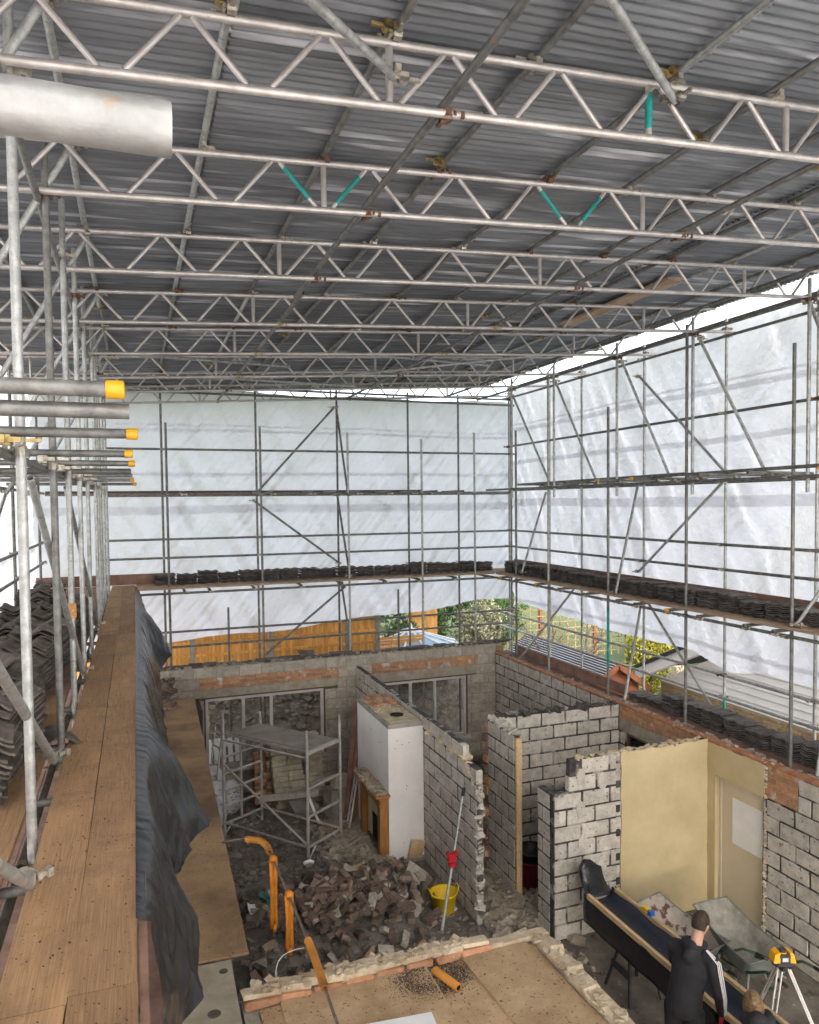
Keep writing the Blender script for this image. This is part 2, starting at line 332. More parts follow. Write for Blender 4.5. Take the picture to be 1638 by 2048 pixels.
# ------------------------------------------------------------------ setting: ground, floor
def gz(x, y):
    z = -0.06
    y_s = 16.35+1.7*min(1, max(0, (x-4.2)/.6)); t = min(1, max(0, (y-y_s)/(2.0 if x < 4.4 else .7))); z += 1.35*t*t*(3-2*t) if x < 8.6 else 1.35*t*t*(3-2*t)*max(0, 1-(x-8.6)/2.5)
    if x > 9.2: z -= min(.55, (x-9.2)*.3)*(1 if y < 17 else max(0, 1-(y-17)/5))
    if abs(x) < 14 and -6 < y < 24: z += .05*noise.noise(Vector((x*1.3, y*1.3, 0)))-.03 if y > 16.2 or x > 8.4 or x < -.5 else -.08
    return z
xs = [-220, -60, -25, -14]+[-9+.5*i for i in range(55)]+[20, 25, 35, 60, 220]
ys = [-220, -60, -20, -8]+[-4+.75*i for i in range(26)]+[15.6+.3*i for i in range(16)]+[20.5, 21.5, 23, 25, 30, 40, 80, 220]
gv = [(x, y, gz(x, y)) for y in ys for x in xs]; nx = len(xs)
gf = [(j*nx+i, j*nx+i+1, (j+1)*nx+i+1, (j+1)*nx+i) for j in range(len(ys)-1) for i in range(nx-1)]
# soil near the house, grass further out: mixed by world position patches
def ground_mat():
    m = M('ground_soil_and_grass', (.10, .08, .062), (.30, .25, .20), 6, .97, 0, .8, 18, 0, spots=(.40, .36, .31), spot_scale=13, spot_lo=.64, spot_hi=.70, detail=9)
    t = m.node_tree; N = t.nodes; L = t.links; b = N['Principled BSDF']; src = b.inputs['Base Color'].links[0].from_socket
    g = N.new('ShaderNodeNewGeometry'); sp = N.new('ShaderNodeSeparateXYZ'); L.new(g.outputs['Position'], sp.inputs[0])
    n = N.new('ShaderNodeTexNoise'); n.inputs['Scale'].default_value = .8; L.new(g.outputs['Position'], n.inputs['Vector'])
    def rng(sock, a, bb):
        r = N.new('ShaderNodeMapRange'); r.inputs['From Min'].default_value = a; r.inputs['From Max'].default_value = bb; L.new(sock, r.inputs['Value']); return r.outputs[0]
    ax = rng(sp.outputs['X'], 9.6, 10.6); ay = rng(sp.outputs['Y'], 19.6, 20.8)
    mxm = N.new('ShaderNodeMath'); mxm.operation = 'MAXIMUM'; L.new(ax, mxm.inputs[0]); L.new(ay, mxm.inputs[1])
    n2 = N.new('ShaderNodeTexNoise'); n2.inputs['Scale'].default_value = 12; n2.inputs['Detail'].default_value = 8; L.new(g.outputs['Position'], n2.inputs['Vector'])
    r = N.new('ShaderNodeValToRGB'); r.color_ramp.elements[0].color = (.05, .075, .025, 1); r.color_ramp.elements[1].color = (.12, .15, .06, 1); r.color_ramp.elements[0].position = .3; r.color_ramp.elements[1].position = .7
    L.new(n2.outputs['Fac'], r.inputs[0])
    mx = N.new('ShaderNodeMix'); mx.data_type = 'RGBA'; L.new(mxm.outputs[0], mx.inputs[0]); L.new(src, mx.inputs[6]); L.new(r.outputs[0], mx.inputs[7]); L.new(mx.outputs[2], b.inputs['Base Color'])
    return m
gm = D.meshes.new('ground'); gm.from_pydata(gv, [], gf); gm.materials.append(ground_mat()); gm.polygons.foreach_set('use_smooth', [True]*len(gf))
go = ob('ground', gm); go['kind'] = 'structure'
fg = G()
n_ = 60
for j in range(n_+1):
    for i in range(31):
        x = .35+7.6*i/30; y = 3.0+12.5*j/n_
        fg.v.append((x, y, .012*noise.noise(Vector((x*2, y*2, 3)))))
for j in range(n_):
    for i in range(30): fg.f.append((j*31+i, j*31+i+1, (j+1)*31+i+1, (j+1)*31+i))
fo = fg.obj('floor', 'dust_floor', smooth=True); fo['kind'] = 'structure'

# ------------------------------------------------------------------ temporary roof
SL = .0555
def roof_z(x): return 8.50+SL*x
roof = thing('temporary_roof', 'dark corrugated steel roof sheets fixed over scaffold tube purlins', 'roof', (3.4, 8, 8.4))
def corr_mesh(L_, W_, k):
    n = int(round(W_/.076)); v = []; f = []; seg = 6
    for i in range(n*seg+1):
        y = W_*i/(n*seg); z = .014*math.cos(2*math.pi*i/seg)
        v += [(0, y, z), (L_*.5, y, z-.004*noise.noise(Vector((y*3, k, 0)))), (L_, y, z)]
    for i in range(n*seg): f += [(3*i, 3*i+1, 3*i+4, 3*i+3), (3*i+1, 3*i+2, 3*i+5, 3*i+4)]
    return mesh('roof_sheet', v, f, 'roof', True)
SHM = [corr_mesh(2.86, .84, k) for k in range(3)]
tilt = math.atan(SL)
yy = -0.9; row = 0
while yy < 17.5:
    x = -2.15
    for c in range(4):
        z = roof_z(x)+.016*((c+1) % 2)+.006*(row % 2)+.004*R_.random()
        ob('roof_sheet', SHM[R_.randrange(3)], roof, rel(roof, (x, yy+R_.uniform(-.01, .01), z)), (0, -tilt, R_.uniform(-.003, .003)))
        x += 2.71
    yy += .76; row += 1
for k, px in enumerate((-1.9, -1.15, -.35, .52, 1.41, 2.32, 3.30, 4.13, 5.05, 6.0, 6.92, 7.8, 8.55)):
    y0 = -0.8
    while y0 < 17.6:
        y1 = min(17.75, y0+R_.choice((4.8, 6.3, 5.5)))
        tube('purlin', (px+R_.uniform(-.02, .02), y0, roof_z(px)-.043), (px+R_.uniform(-.02, .02), y1, roof_z(px)-.043), roof, 'galv_dull' if R_.random() < .75 else 'galv')
        coupler((px, y1-.05, roof_z(px)-.05), roof, 'brass', 1.57)
        y0 = y1
# ------------------------------------------------------------------ lattice beams (roof trusses)
TY = (0.0, 2.0, 4.0, 5.55, 7.3, 9.3, 11.2, 13.3, 14.96, 16.6)
def zb(x): return 8.05+SL*x
TH = .345
BEAM_NOTES = {2: 'long aluminium lattice beam with one teal painted upright, third beam over the boards', 3: 'aluminium lattice beam with four teal painted diagonals below the roof'}
ordn = ['', '', '', '', 'fifth', 'sixth', 'seventh', 'eighth', 'ninth']
for k, y in enumerate(TY):
    lab = {0: 'aluminium lattice roof beam first of the row, over the start of the walkway', 1: 'aluminium lattice roof beam second of the row over the walkway',
           2: 'aluminium lattice roof beam with a single teal painted upright', 3: 'aluminium lattice roof beam with four teal painted diagonals',
           9: 'aluminium lattice roof beam against the white end sheeting'}.get(k, 'plain aluminium lattice roof beam, %s of the row towards the end sheeting' % ordn[min(k, 8)])
    t = thing('lattice_beam', lab, 'roof truss', (-2.0, y, zb(-2.0)), group='lattice beams carrying the temporary roof')
    xa, xb = -2.15, 8.9 if k > 3 else 8.7
    tube('bottom_chord', (xa, y, zb(xa)), (xb, y, zb(xb)), t, 'alu'); tube('top_chord', (xa, y, zb(xa)+TH), (8.5, y, zb(8.5)+TH), t, 'alu')
    P = .72; x = -2.94+R_.uniform(-.05, .05) if k != 2 else -2.94
    i = 0
    while x < 8.5:
        for (u0, u1, up) in ((x+.06, x+.33, True), (x+.39, x+.66, False)):
            if u0 < xa+.02 or u1 > 8.5: continue
            za, zc = (zb(u0)+.02, zb(u1)+TH-.02) if up else (zb(u0)+TH-.02, zb(u1)+.02)
            teal = (k == 3 and (i, up) in ((5, False), (6, True), (8, False), (9, True)))
            o = tube('diagonal', (u0, y, za), (u1, y, zc), t, 'alu', .0165)
            if teal:
                a = Vector((u0, y, za)); b = Vector((u1, y, zc)); c0 = a.lerp(b, .12); c1 = a.lerp(b, .8)
                tube('teal_band', c0, c1, t, 'teal', .0175)
        if i % 4 == 2 or i % 4 == 2 and k: 
            tube('upright', (x, y, zb(x)+.02), (x, y, zb(x)+TH-.02), t, 'alu', .022)
        x += P; i += 1
    if k == 2:
        tube('upright', (3.12, y, zb(3.12)+.02), (3.12, y, zb(3.12)+TH-.02), t, 'alu', .022); tube('teal_band', (3.12, y, zb(3.12)+.06), (3.12, y, zb(3.12)+.28), t, 'teal', .0228)
    for px in (-.35, .52, 1.41, 2.32, 3.30, 4.13, 5.05, 6.0, 6.92, 7.8): coupler((px, y, zb(px)+TH+.02), t, R_.choice(('rust', 'coupler', 'coupler')))
# tubes lying on the bottom chords and bracing between the beams
br = thing('roof_bracing', 'galvanised scaffold tubes tied along and between the lattice beams', 'scaffold tubes', (3, 8, 8.1))
for x, y0, y1 in ((1.71, -.6, 8.2), (1.75, 8.0, 16.9), (4.72, -1.0, 9.6), (4.69, 9.3, 16.9), (7.2, 4, 16.9)):
    tube('tie_tube', (x, y0, zb(x)+.05), (x, y1, zb(x)+.05), br, 'galv_dull')
for y in TY[2:]:
    for x in (1.73, 4.7): coupler((x, y, zb(x)), br, 'rust' if R_.random() < .4 else 'brass', 0)
for a, b in (((-.32, 2.0, 7.80), (1.40, 3.97, 8.28)), ((.68, 2.0, 8.29), (3.29, 3.96, 8.47)), ((-.4, 11.2, 8.05), (2.6, 13.2, 8.35)), ((.9, 13.3, 8.12), (4.4, 15.0, 8.35)),
             ((2.9, 11.2, 8.25), (6.6, 13.3, 8.6)), ((3.6, 13.3, 8.25), (7.8, 11.4, 8.62)), ((-1.62, 4.06, 6.1), (-.34, 4.06, 8.40)), ((-1.62, 5.61, 6.1), (-.34, 5.61, 8.38)), ((-1.62, 7.36, 6.1), (-.34, 7.36, 8.36)), ((-1.62, 9.36, 6.1), (-.34, 9.36, 8.36)), ((-1.62, 11.26, 6.1), (-.34, 11.26, 8.36)), ((-1.62, 13.36, 6.1), (-.34, 13.36, 8.36))):
    tube('brace', a, b, br, 'galv'); coupler(b, br, 'coupler')
plank = G(); plank.box(6.55, 6.78, 8.0, 10.6, roof_z(6.66)-.055-.04, roof_z(6.66)-.055)
tag(plank.obj('timber_plank', 'board_grey'), 'single brown timber plank wedged under the roof sheets', 'plank')

# ------------------------------------------------------------------ white sheeting
def sheet(label, P0, U, lu, zb_f, zt_f, nu, nv, amp, seed, bands):
    # P0 origin (x,y), U unit vector along, N inward normal; draped with diagonal pull wrinkles
    U = Vector((U[0], U[1], 0)); Nn = Vector((-U[1], U[0], 0))
    def disp(u, z):
        p = Vector((u*.55+z*.35, z*.5-u*.12, seed))
        r = .055*noise.noise(p*1.1)
        w1 = noise.noise(Vector((u*.9+z*.9, seed*3, z*.12))); w2 = noise.noise(Vector(((u*1.0-z*.55)*3.1, seed+u*.15, z*.2)))
        w3 = noise.noise(Vector(((u+z*.8)*7.0, seed+9, z*.5+u*.2)))
        fold = noise.noise(Vector((u*1.6+.25*z, seed+20, z*.25)))
        return amp*(r+.07*w1+.12*w2*max(0, .35+fold)+.055*w3*max(0, .40+fold)+.020*noise.noise(Vector(((u+z*.9)*15.0, seed+4, z*.8+u*.3))))
    v = []; f = []
    for j in range(nv+1):
        for i in range(nu+1):
            u = lu*i/nu; z0 = zb_f(u); z1 = zt_f(u); z = z0+(z1-z0)*j/nv
            q = Vector((P0[0], P0[1], 0))+U*u+Nn*disp(u, z); v.append((q.x, q.y, z))
    for j in range(nv):
        for i in range(nu): f.append((j*(nu+1)+i, j*(nu+1)+i+1, (j+1)*(nu+1)+i+1, (j+1)*(nu+1)+i))
    o = ob('scaffold_sheeting', mesh('scaffold_sheeting', v, f, 'sheeting', True)); tag(o, label, 'sheeting', 'white sheets enclosing the scaffold')
    for (z0, z1) in bands:                                     # doubled eyelet hems
        bv = []; bf = []; m = nu
        for i in range(m+1):
            u = lu*i/m; sag = .03*noise.noise(Vector((u*.4, seed, z0)))
            for z in (z0+sag, (z0+z1)/2+sag, z1+sag+.012*noise.noise(Vector((u*5, z0, seed)))):
                q = Vector((P0[0], P0[1], 0))+U*u+Nn*(disp(u, z)+.008); bv.append((q.x, q.y, z))
        for i in range(m): bf += [(3*i, 3*i+3, 3*i+4, 3*i+1), (3*i+1, 3*i+4, 3*i+5, 3*i+2)]
        ob('hem_band', mesh('hem_band', bv, bf, 'sheeting', True), o)
    return o
# end sheet (inward normal -Y: direction must run towards -X)
def lerp_tab(tab):
    def fn(u):
        for (a, za), (b, zc) in zip(tab, tab[1:]):
            if u <= b: return za+(zc-za)*(u-a)/(b-a)
        return tab[-1][1]
    return fn
sheet('white sheet closing the end of the scaffold above the timber fence', (9.0, 16.92), (-1, 0), 11.0,
      lambda u: lerp_tab([(-3, 2.75), (.7, 2.93), (2.8, 3.04), (4.7, 3.17), (6.5, 3.30), (8.0, 3.43), (12, 3.5)])(9.0-u)+.03*math.sin(u*1.9),
      lambda u: 8.40+.035*math.sin(u*2.1)+.03*noise.noise(Vector((u*2, 0, 0))), 300, 150, 1.7, 1.0, ((4.32, 4.38), (5.72, 5.90), (6.55, 6.63), (7.5, 7.56), (7.62, 7.66)))
sheet('long white sheet beside the tile stacks and neighbouring bungalow', (9.02, -0.9), (0, 1), 17.8,
      lambda u: lerp_tab([(0, 3.15), (8.7, 3.22), (9.6, 3.28), (10.3, 3.14), (11.2, 3.28), (12.3, 3.26), (14.7, 3.30), (16.0, 3.28), (17.3, 3.45), (18.5, 3.0)])(u)+.025*math.sin(u*1.7),
      lambda u: 8.78+.03*math.sin(u*1.7)+.03*noise.noise(Vector((u*2, 3, 0))), 360, 140, 1.25, 5.0, ((3.42, 3.50), (5.80, 5.98), (6.85, 6.95), (7.66, 7.76), (7.82, 7.86)))
sheet('white sheet behind the mossy tile piles on the near walkway', (-2.0, 16.9), (0, -1), 17.8,
      lambda u: 3.2, lambda u: 8.05+.03*math.sin(u*2), 200, 90, 1.0, 9.0, ((5.0, 5.12), (7.0, 7.1)))

sheet('unseen white sheet added behind the walkway start to soften frontal light', (-2.0, -1.0), (1, 0), 11.0,
      lambda u: 2.2, lambda u: 8.2+.03*math.sin(u*2), 90, 60, 1.0, 14.0, ())  # added out of view as a diffuser, lowering light on the facing walls
# ------------------------------------------------------------------ scaffolds
W = 4.26
# walkway side (left)
sl = thing('scaffold', 'close row of galvanised scaffold posts along the timber walkway with mossy tiles', 'scaffold', (-1, 9, 0), group='scaffold runs round the house')
LYS = (1.2, 2.6, 4.09, 5.6, 6.9, 8.2, 9.57, 11.3, 12.1, 12.9, 14.3, 15.6)
for i, y in enumerate(LYS):
    tube('standard', (-.525+R_.uniform(-.01, .01), y, -.05), (-.515, y, 8.75+R_.uniform(-.25, .1)), sl, 'galv' if i != 3 else 'galv_dull')
    coupler((-.52, y, 6.2), sl, 'coupler', 1.57); coupler((-.52, y, 4.13), sl, 'coupler', 1.57); coupler((-.52, y, 8.02), sl, 'rust' if i % 2 else 'coupler', 0)
for y in (13.0, 14.3, 10.8, 8.9, 6.9, 16.3):
    tube('standard', (-1.78, y, -.05), (-1.78, y, 8.3), sl, 'galv_dull')
    for z in (4.8, 5.2): coupler((-1.76, y, z), sl, 'coupler')
for x, z in ((-.58, 6.18), (-.58, 4.12), (-1.73, 4.12), (-1.73, 5.2), (-1.73, 4.8), (-1.73, 6.18), (-.56, 7.98)):
    tube('ledger', (x, -1, z), (x, 16.7, z), sl, 'galv_dull')
for i, y in enumerate((.744, 2.44, 2.50, 3.93, 5.47, 6.72, 6.9, 8.32, 9.5, 11.14, 13.26)):
    z = 6.28-(.058 if i in (2, 6) else 0); xe = (.04, -.03, -.01, .013, -.014, 0, -.03, -.03, -.02, -.011, .024)[i]
    tube('transom', (-1.9, y, z), (xe, y, z), sl, 'galv_near' if i == 0 else 'galv_dull')
    if i not in (0, 2, 6, 7, 8): ob('end_cap', CAP, sl, rel(sl, (xe-.045, y, z)), (0, 1.5708, 0))
    coupler((-.56, y, 6.24), sl, 'brass' if i == 3 else 'coupler')
for i in range(14):
    y = 1.6+1.08*i; tube('transom', (-1.95, y, 4.17), (-.02, y, 4.17), sl, 'galv_dull')
for a, b in (((-.59, 2.2, 6.0), (-.50, 4.95, W+.12)), ((-.60, .6, 6.1), (-.46, 3.5, W+.05)), ((-.59, 5.0, 6.1), (-.49, 7.55, W+.10)), ((-.59, 7.5, 6.1), (-.49, 10.4, W+.10)), ((-1.72, 7.8, 4.2), (-1.72, 11.9, 6.1)),
             ((-1.7, 6, 6.3), (-1.7, 10, 8.0)), ((-1.72, 9.0, 8.0), (-1.72, 13.5, 6.2))):
    tube('brace', a, b, sl, 'galv'); coupler(Vector(b)+Vector((.0, -.05, .05)), sl, 'coupler', .6)
g = G(); g.lathe([(.030, -.065), (.032, -.06), (.032, .06), (.030, .065)], 14); g.box(.028, .05, -.012, .012, .015, .05); g.box(.028, .05, -.012, .012, -.05, -.015)
sv = g.obj('sleeve_coupler', M('orange_sleeve', (.52, .22, .10), (.60, .36, .12), 30, .5, .3), sl, loc=rel(sl, (-.52, 6.9, 5.04)), rot=(0, 0, -1.1))

# end run (back)
sb = thing('scaffold', 'galvanised scaffold run across the end wall under the white end sheet', 'scaffold', (4, 16.2, 0), group='scaffold runs round the house')
BIN, BOUT = 15.8, 16.62
for x, zt, zb0 in ((.62, 7.58, 1.1), (2.50, 7.55, -.05), (4.40, 7.46, -.05), (6.13, 7.35, -.05), (7.45, 7.53, -.05)):
    tube('standard', (x, BIN, zb0-1.15 if zb0 > 0 else zb0), (x-.01, BIN, zt), sb, 'galv' if x > 4 else 'galv_dull')
    coupler((x, BIN-.04, 4.13), sb, 'coupler', 1.57); coupler((x, BIN-.04, 6.11), sb)
for x in (.55, 2.53, 4.37, 6.10, 7.40, 8.84):
    tube('standard', (x, BOUT, -.05), (x, BOUT, 8.52), sb, 'galv_dull')
    for z in (5.2, 4.8, 7.1, 3.2, 2.88): coupler((x, BOUT-.04, z), sb)
tube('standard', (1.88, 16.75, .3), (1.88, 16.75, 3.65), sb, 'galv_dull'); tube('standard', (5.86, 16.75, .3), (5.86, 16.75, 3.85), sb, 'galv_dull')
for y, z, x0, x1, m in ((BIN-.05, 4.13, .05, 8.0, 'galv_dull'), (BIN-.05, 6.11, -.6, 8.3, 'galv_dull'), (BOUT-.05, 5.195, -.6, 8.9, 'galv_dull'), (BOUT-.05, 4.80, -.6, 8.9, 'galv_dull'), (BOUT-.05, 7.10, -.6, 8.9, 'galv_dull'),
                     (BOUT-.05, 3.21, .3, 8.9, 'galv_dull'), (BOUT-.05, 2.885, .6, 8.9, 'galv_dull'), (BOUT+.05, 6.15, -1.7, 8.9, 'galv_dull'), (BOUT+.05, 8.45, -1.7, 8.9, 'galv_dull'), (BOUT-.06, 8.30, -1.7, 8.9, 'galv_dull')):
    tube('ledger', (x0, y, z), (x1, y, z), sb, m)
tube('ledger', (-1.7, BOUT+.1, 6.20), (6.5, BOUT+.1, 6.20), sb, 'rust')
for a, b in (((4.30, BOUT-.06, 8.1), (2.50, BOUT-.06, 6.15)), ((2.45, BOUT-.06, 6.0), (4.37, BOUT-.06, 4.55)), ((4.35, BOUT-.06, 8.1), (4.40, BIN+.05, 6.1)), ((4.36, BOUT, 6.1), (4.42, BIN+.06, 4.32)), ((4.4, BOUT-.1, 4.1), (4.45, BIN+.06, 2.55)),
             ((2.55, BIN+.15, 2.7), (4.35, BIN+.25, 4.05))):
    tube('brace', a, b, sb, 'galv_dull'); coupler(a, sb); coupler(b, sb)
for x in (.9, 2.45, 2.7, 3.55, 4.05, 4.6, 5.3, 5.9, 6.35, 7.0): tube('transom', (x, BIN-.35, 6.17), (x, BOUT+.1, 6.17), sb, 'galv_dull'); coupler((x, BIN-.06, 6.13), sb, 'coupler', 0)
for x in (.9, 1.4, 2.3, 3.3, 4.2, 5.2, 6.0, 6.9, 7.7): tube('transom', (x, BIN-.12, 4.18), (x, BOUT, 4.18), sb, 'galv_dull'); coupler((x, BIN-.06, 4.14), sb, 'coupler', 0)

# long side run (right)
sr = thing('scaffold', 'galvanised scaffold run along the long block wall towards the bungalow', 'scaffold', (8.4, 10, 0), group='scaffold runs round the house')
XI, XO = 8.0, 8.85
for y, zt, m in ((5.4, 7.9, 'galv_dull'), (7.34, 7.92, 'galv_dull'), (9.33, 8.6, 'galv_dull'), (11.36, 7.6, 'galv_dull'), (13.43, 8.5, 'galv'), (14.82, 7.5, 'galv_dull')):
    tube('standard', (XI, y, 2.36), (XI, y, zt), sr, m)
    for z in (4.13, 6.2): coupler((XI-.04, y, z), sr)
    if abs(y-11.36) < .01: tube('teal_band', (XI, y, 2.95), (XI, y, 3.95), sr, 'teal', .0252)
for y in (7.12, 9.2, 11.1, 13.2, 15.0): tube('standard', (XI, y, 6.0), (XI, y, 8.68), sr, 'galv'); coupler((XI, y, 8.42), sr, 'rust' if y < 12 else 'coupler')
for y in (5.7, 7.72, 9.42, 11.45, 13.5, 14.8, 16.75):
    tube('standard', (XO, y, -.6), (XO, y, 8.78), sr, 'galv')
    for z in (5.2, 4.8, 7.29, 3.1, 2.73, 8.5): coupler((XO-.04, y, z), sr, 'rust' if R_.random() < .2 else 'coupler')
    coupler((XO, y, 8.62), sr)
tube('teal_band', (XO, 9.42, 2.15), (XO, 9.42, 2.72), sr, 'teal', .0252)
for x, z, y0, y1 in ((XI-.05, 4.13, 3, 16.2), (XI-.05, 6.20, 3, 16.2), (XI+.05, 8.45, 3, 16.9), (XO-.05, 8.49, 3, 16.9), (XO-.05, 7.29, 3, 16.6), (XO-.05, 5.20, 3, 16.6), (XO-.05, 4.80, 3, 16.6), (XO-.05, 3.10, 3, 17.3), (XO-.05, 2.73, 3, 17.3), (XO+.05, 8.76, 3, 16.9), (XO+.05, 4.13, 3, 16.6), (XO+.05, 6.2, 3, 16.6)):
    tube('ledger', (x, y0, z), (x, y1, z), sr, 'galv' if z < 3.2 else 'galv_dull')
for a, b in (((XI+.03, 7.15, 8.4), (XI+.03, 6.2, 6.2)), ((XI+.03, 9.1, 8.35), (XI+.35, 8.1, 6.25)), ((XI+.03, 11.0, 8.35), (XI+.35, 10.1, 6.25)), ((XI+.03, 13.2, 8.35), (XI+.35, 12.2, 6.25)), ((XI+.03, 15.0, 8.3), (XI+.35, 13.9, 6.25)), ((XO-.07, 11.5, 8.2), (XO-.07, 9.3, 6.3)), ((XO-.07, 9.4, 6.2), (XO-.07, 11.5, 4.6)),
             ((XO-.07, 11.3, 4.1), (XO-.10, 9.05, 2.05)), ((XI+.02, 6.95, 2.4), (XO-.08, 7.3, 4.1)), ((XI-.01, 7.25, 4.3), (XO-.1, 6.5, 6.1)), ((XI+.02, 10.9, 2.4), (XO-.08, 11.4, 4.1)), ((XI-.02, 11.1, 4.3), (XO-.1, 11.5, 6.2)), ((XI+.02, 14.7, 2.4), (XO-.08, 13.6, 4.1)), ((XI+.02, 14.6, 4.35), (XO-.1, 14.8, 6.1))):
    tube('brace', a, b, sr, 'galv'); coupler(a, sr); coupler(b, sr)
for i, y in enumerate((5.8, 6.6, 7.5, 8.0, 8.9, 9.6, 10.4, 10.9, 11.9, 12.8, 13.7, 14.6, 15.3)):
    tube('transom', (XI-.16, y, 4.18), (XO+.05, y, 4.18), sr, 'galv_dull'); coupler((XI-.06, y, 4.14), sr, 'coupler', 1.57)
    if i in (5, 10, 12): ob('end_cap', CAP, sr, rel(sr, (XI-.12, y, 4.18)), (0, -1.5708, 0))
for i, (y, xa, xb, dy) in enumerate(((6.3, 7.3, 8.9, .3), (7.6, 7.5, 8.9, .8), (8.4, 7.4, 8.9, -.5), (9.0, 7.75, 8.9, .6), (10.0, 7.5, 8.9, .4), (11.0, 7.55, 8.9, .3), (12.2, 7.6, 8.9, .3), (13.6, 7.5, 8.9, .3))):
    a = (xa, y, 6.27); tube('transom', a, (xb, y+dy*.3, 6.27), sr, 'galv_dull'); coupler((XI, y, 6.24), sr)
    if i in (0, 4, 5): ob('end_cap', CAP, sr, rel(sr, a), (0, -1.5708, 0))
tube('loose_tube', (7.80, 6.0, 6.33), (7.95, 10.6, 6.30), sr, 'galv_dull'); tube('loose_tube', (8.1, 9.5, 6.33), (8.15, 15.0, 6.3), sr, 'galv_dull')

# ------------------------------------------------------------------ boards
def board(x0, x1, y0, y1, z, mat, label, group, along='y', th=.038):
    L_ = (y1-y0) if along == 'y' else (x1-x0); n = max(2, int(L_/.5)); v = []; f = []
    bow = R_.uniform(-.004, .004); wid = (x1-x0) if along == 'y' else (y1-y0)
    for i in range(n+1):
        u = i/n; c = .0035*math.sin(math.pi*u)*R_.uniform(.5, 1)+bow*math.sin(math.pi*u)
        for s_, zz in ((-.5, 0), (.5, 0), (.5, -th), (-.5, -th)):
            if along == 'y': v.append((s_*wid, L_*(u-.5), zz+c))
            else: v.append((L_*(u-.5), s_*wid, zz+c))
    for i in range(n):
        for j in range(4): f.append((4*i+j, 4*i+(j+1) % 4, 4*i+4+(j+1) % 4, 4*i+4+j))
    f += [(0, 3, 2, 1), (4*n, 4*n+1, 4*n+2, 4*n+3)]
    o = ob('scaffold_board', mesh('scaffold_board', v, f, mat), None, ((x0+x1)/2, (y0+y1)/2, z), (0, 0, R_.uniform(-.002, .002)))
    return tag(o, label, 'scaffold board', group)
gi = 'walkway boards beside the black sheet'
lb = 'long brown scaffold board of the inner walkway beside the black polythene'
def inner(j, xa, xb):
    n = len(j)-1
    for q, (a, b) in enumerate(zip(j, j[1:])): board(xa, xb, a+.003, b-.003, W+R_.uniform(0, .004), 'board', 'brown walkway board %s, %s from the end toe board' % ('touching the black polythene' if xa > -.3 else 'beside the scaffold posts', ORD[n-1-q]), gi)
inner((.0, 2.72, 6.62, 10.3, 13.9, 16.5), -.253, -.030)
inner((-.9, 2.68, 6.6, 10.31, 14.2, 16.5), -.482, -.257)
lo = 'scaffold board of the outer walkway under the tile piles'
for k, xa in enumerate((-.83, -1.06, -1.29, -1.52, -1.75)):
    for q, (a, b) in enumerate(((-.6, 3.3), (3.3, 7.2), (7.2, 11.1), (11.1, 15.0), (15.0, 16.55))):
        board(xa, xa+.225, a+.004, b-.004, W-.004+R_.uniform(0, .006), ('board', 'board', 'board_red', 'board', 'board_red')[k] if R_.random() < .7 else 'board_red', 'outer walkway board, %s out from the post row, %s from the end toe board' % (ORD[k], ORD[4-q]), 'outer walkway boards')
for k in range(4):
    for q, (a, b) in enumerate(((-.02, 2.6), (2.6, 6.5), (6.5, 8.85 if k > 0 else 7.9))):
        board(a+.004, b-.004, 15.68+.229*k, 15.68+.229*k+.225, W+R_.uniform(-.003, .003), 'board_grey', 'pale end platform board, %s in from the room edge, %s from the walkway' % (ORD[k], ORD[q]), 'end platform boards', 'x')
    for q, (a, b) in enumerate(((3.0, 6.9), (6.9, 10.8), (10.8, 14.7), (14.7, 15.64))):
        board(7.90+.229*k, 7.90+.229*k+.225, a+.004, b-.004, W+R_.uniform(-.003, .003), 'board_grey', 'pale upper side platform board, %s in from the room edge, %s from the sheet corner' % (ORD[k], ORD[3-q]), 'upper side platform boards')
    for q, (a, b) in enumerate(((3.0, 6.9), (6.9, 10.8), (10.8, 14.7), (14.7, 15.7))):
        if k < 1 or (k < 3 and b < 11): board(8.005+.2*k, 8.005+.2*k+.197, a+.004, b-.004, 2.39+R_.uniform(-.003, .003), 'board_red', 'brown lower platform board, %s out from the long wall top, %s from the end wall' % (ORD[k], ORD[3-q]), 'lower side platform boards')
for k in range(2, 9):  # boards added to block the bright ground seen through the walkway gap
    for (a, b) in ((-.8, 3.1), (3.1, 7.0), (7.0, 10.9), (10.9, 14.8), (14.8, 16.4)):
        board(-1.9+.232*k, -1.9+.232*k+.226, a+.004, b-.004, 2.38+R_.uniform(-.003, .003), 'board_red', 'dark board added under the walkway to keep its gap dark', 'boards added to darken the walkway gap')
def toeboard(v0, v1, label):
    g = G(); g.box(v0[0], v1[0], v0[1], v1[1], v0[2], v1[2]); tag(g.obj('toe_board', 'board_red'), label, 'toe board')
toeboard((-1.9, 16.53, W+.006), (.75, 16.568, W+.225), 'brown toe board standing at the far end of the walkway')
toeboard((8.212, 11.15, 2.40), (8.246, 15.3, 2.60), 'brown toe board on the lower platform beside the striped shed roof')
toeboard((8.61, 4.0, 2.36), (8.635, 11.1, 2.45), 'thin pale toe board behind the lower row of tile stacks')
toeboard((8.79, 3.0, W+.006), (8.80, 16.4, W+.24), 'toe board behind the upper row of tile stacks')

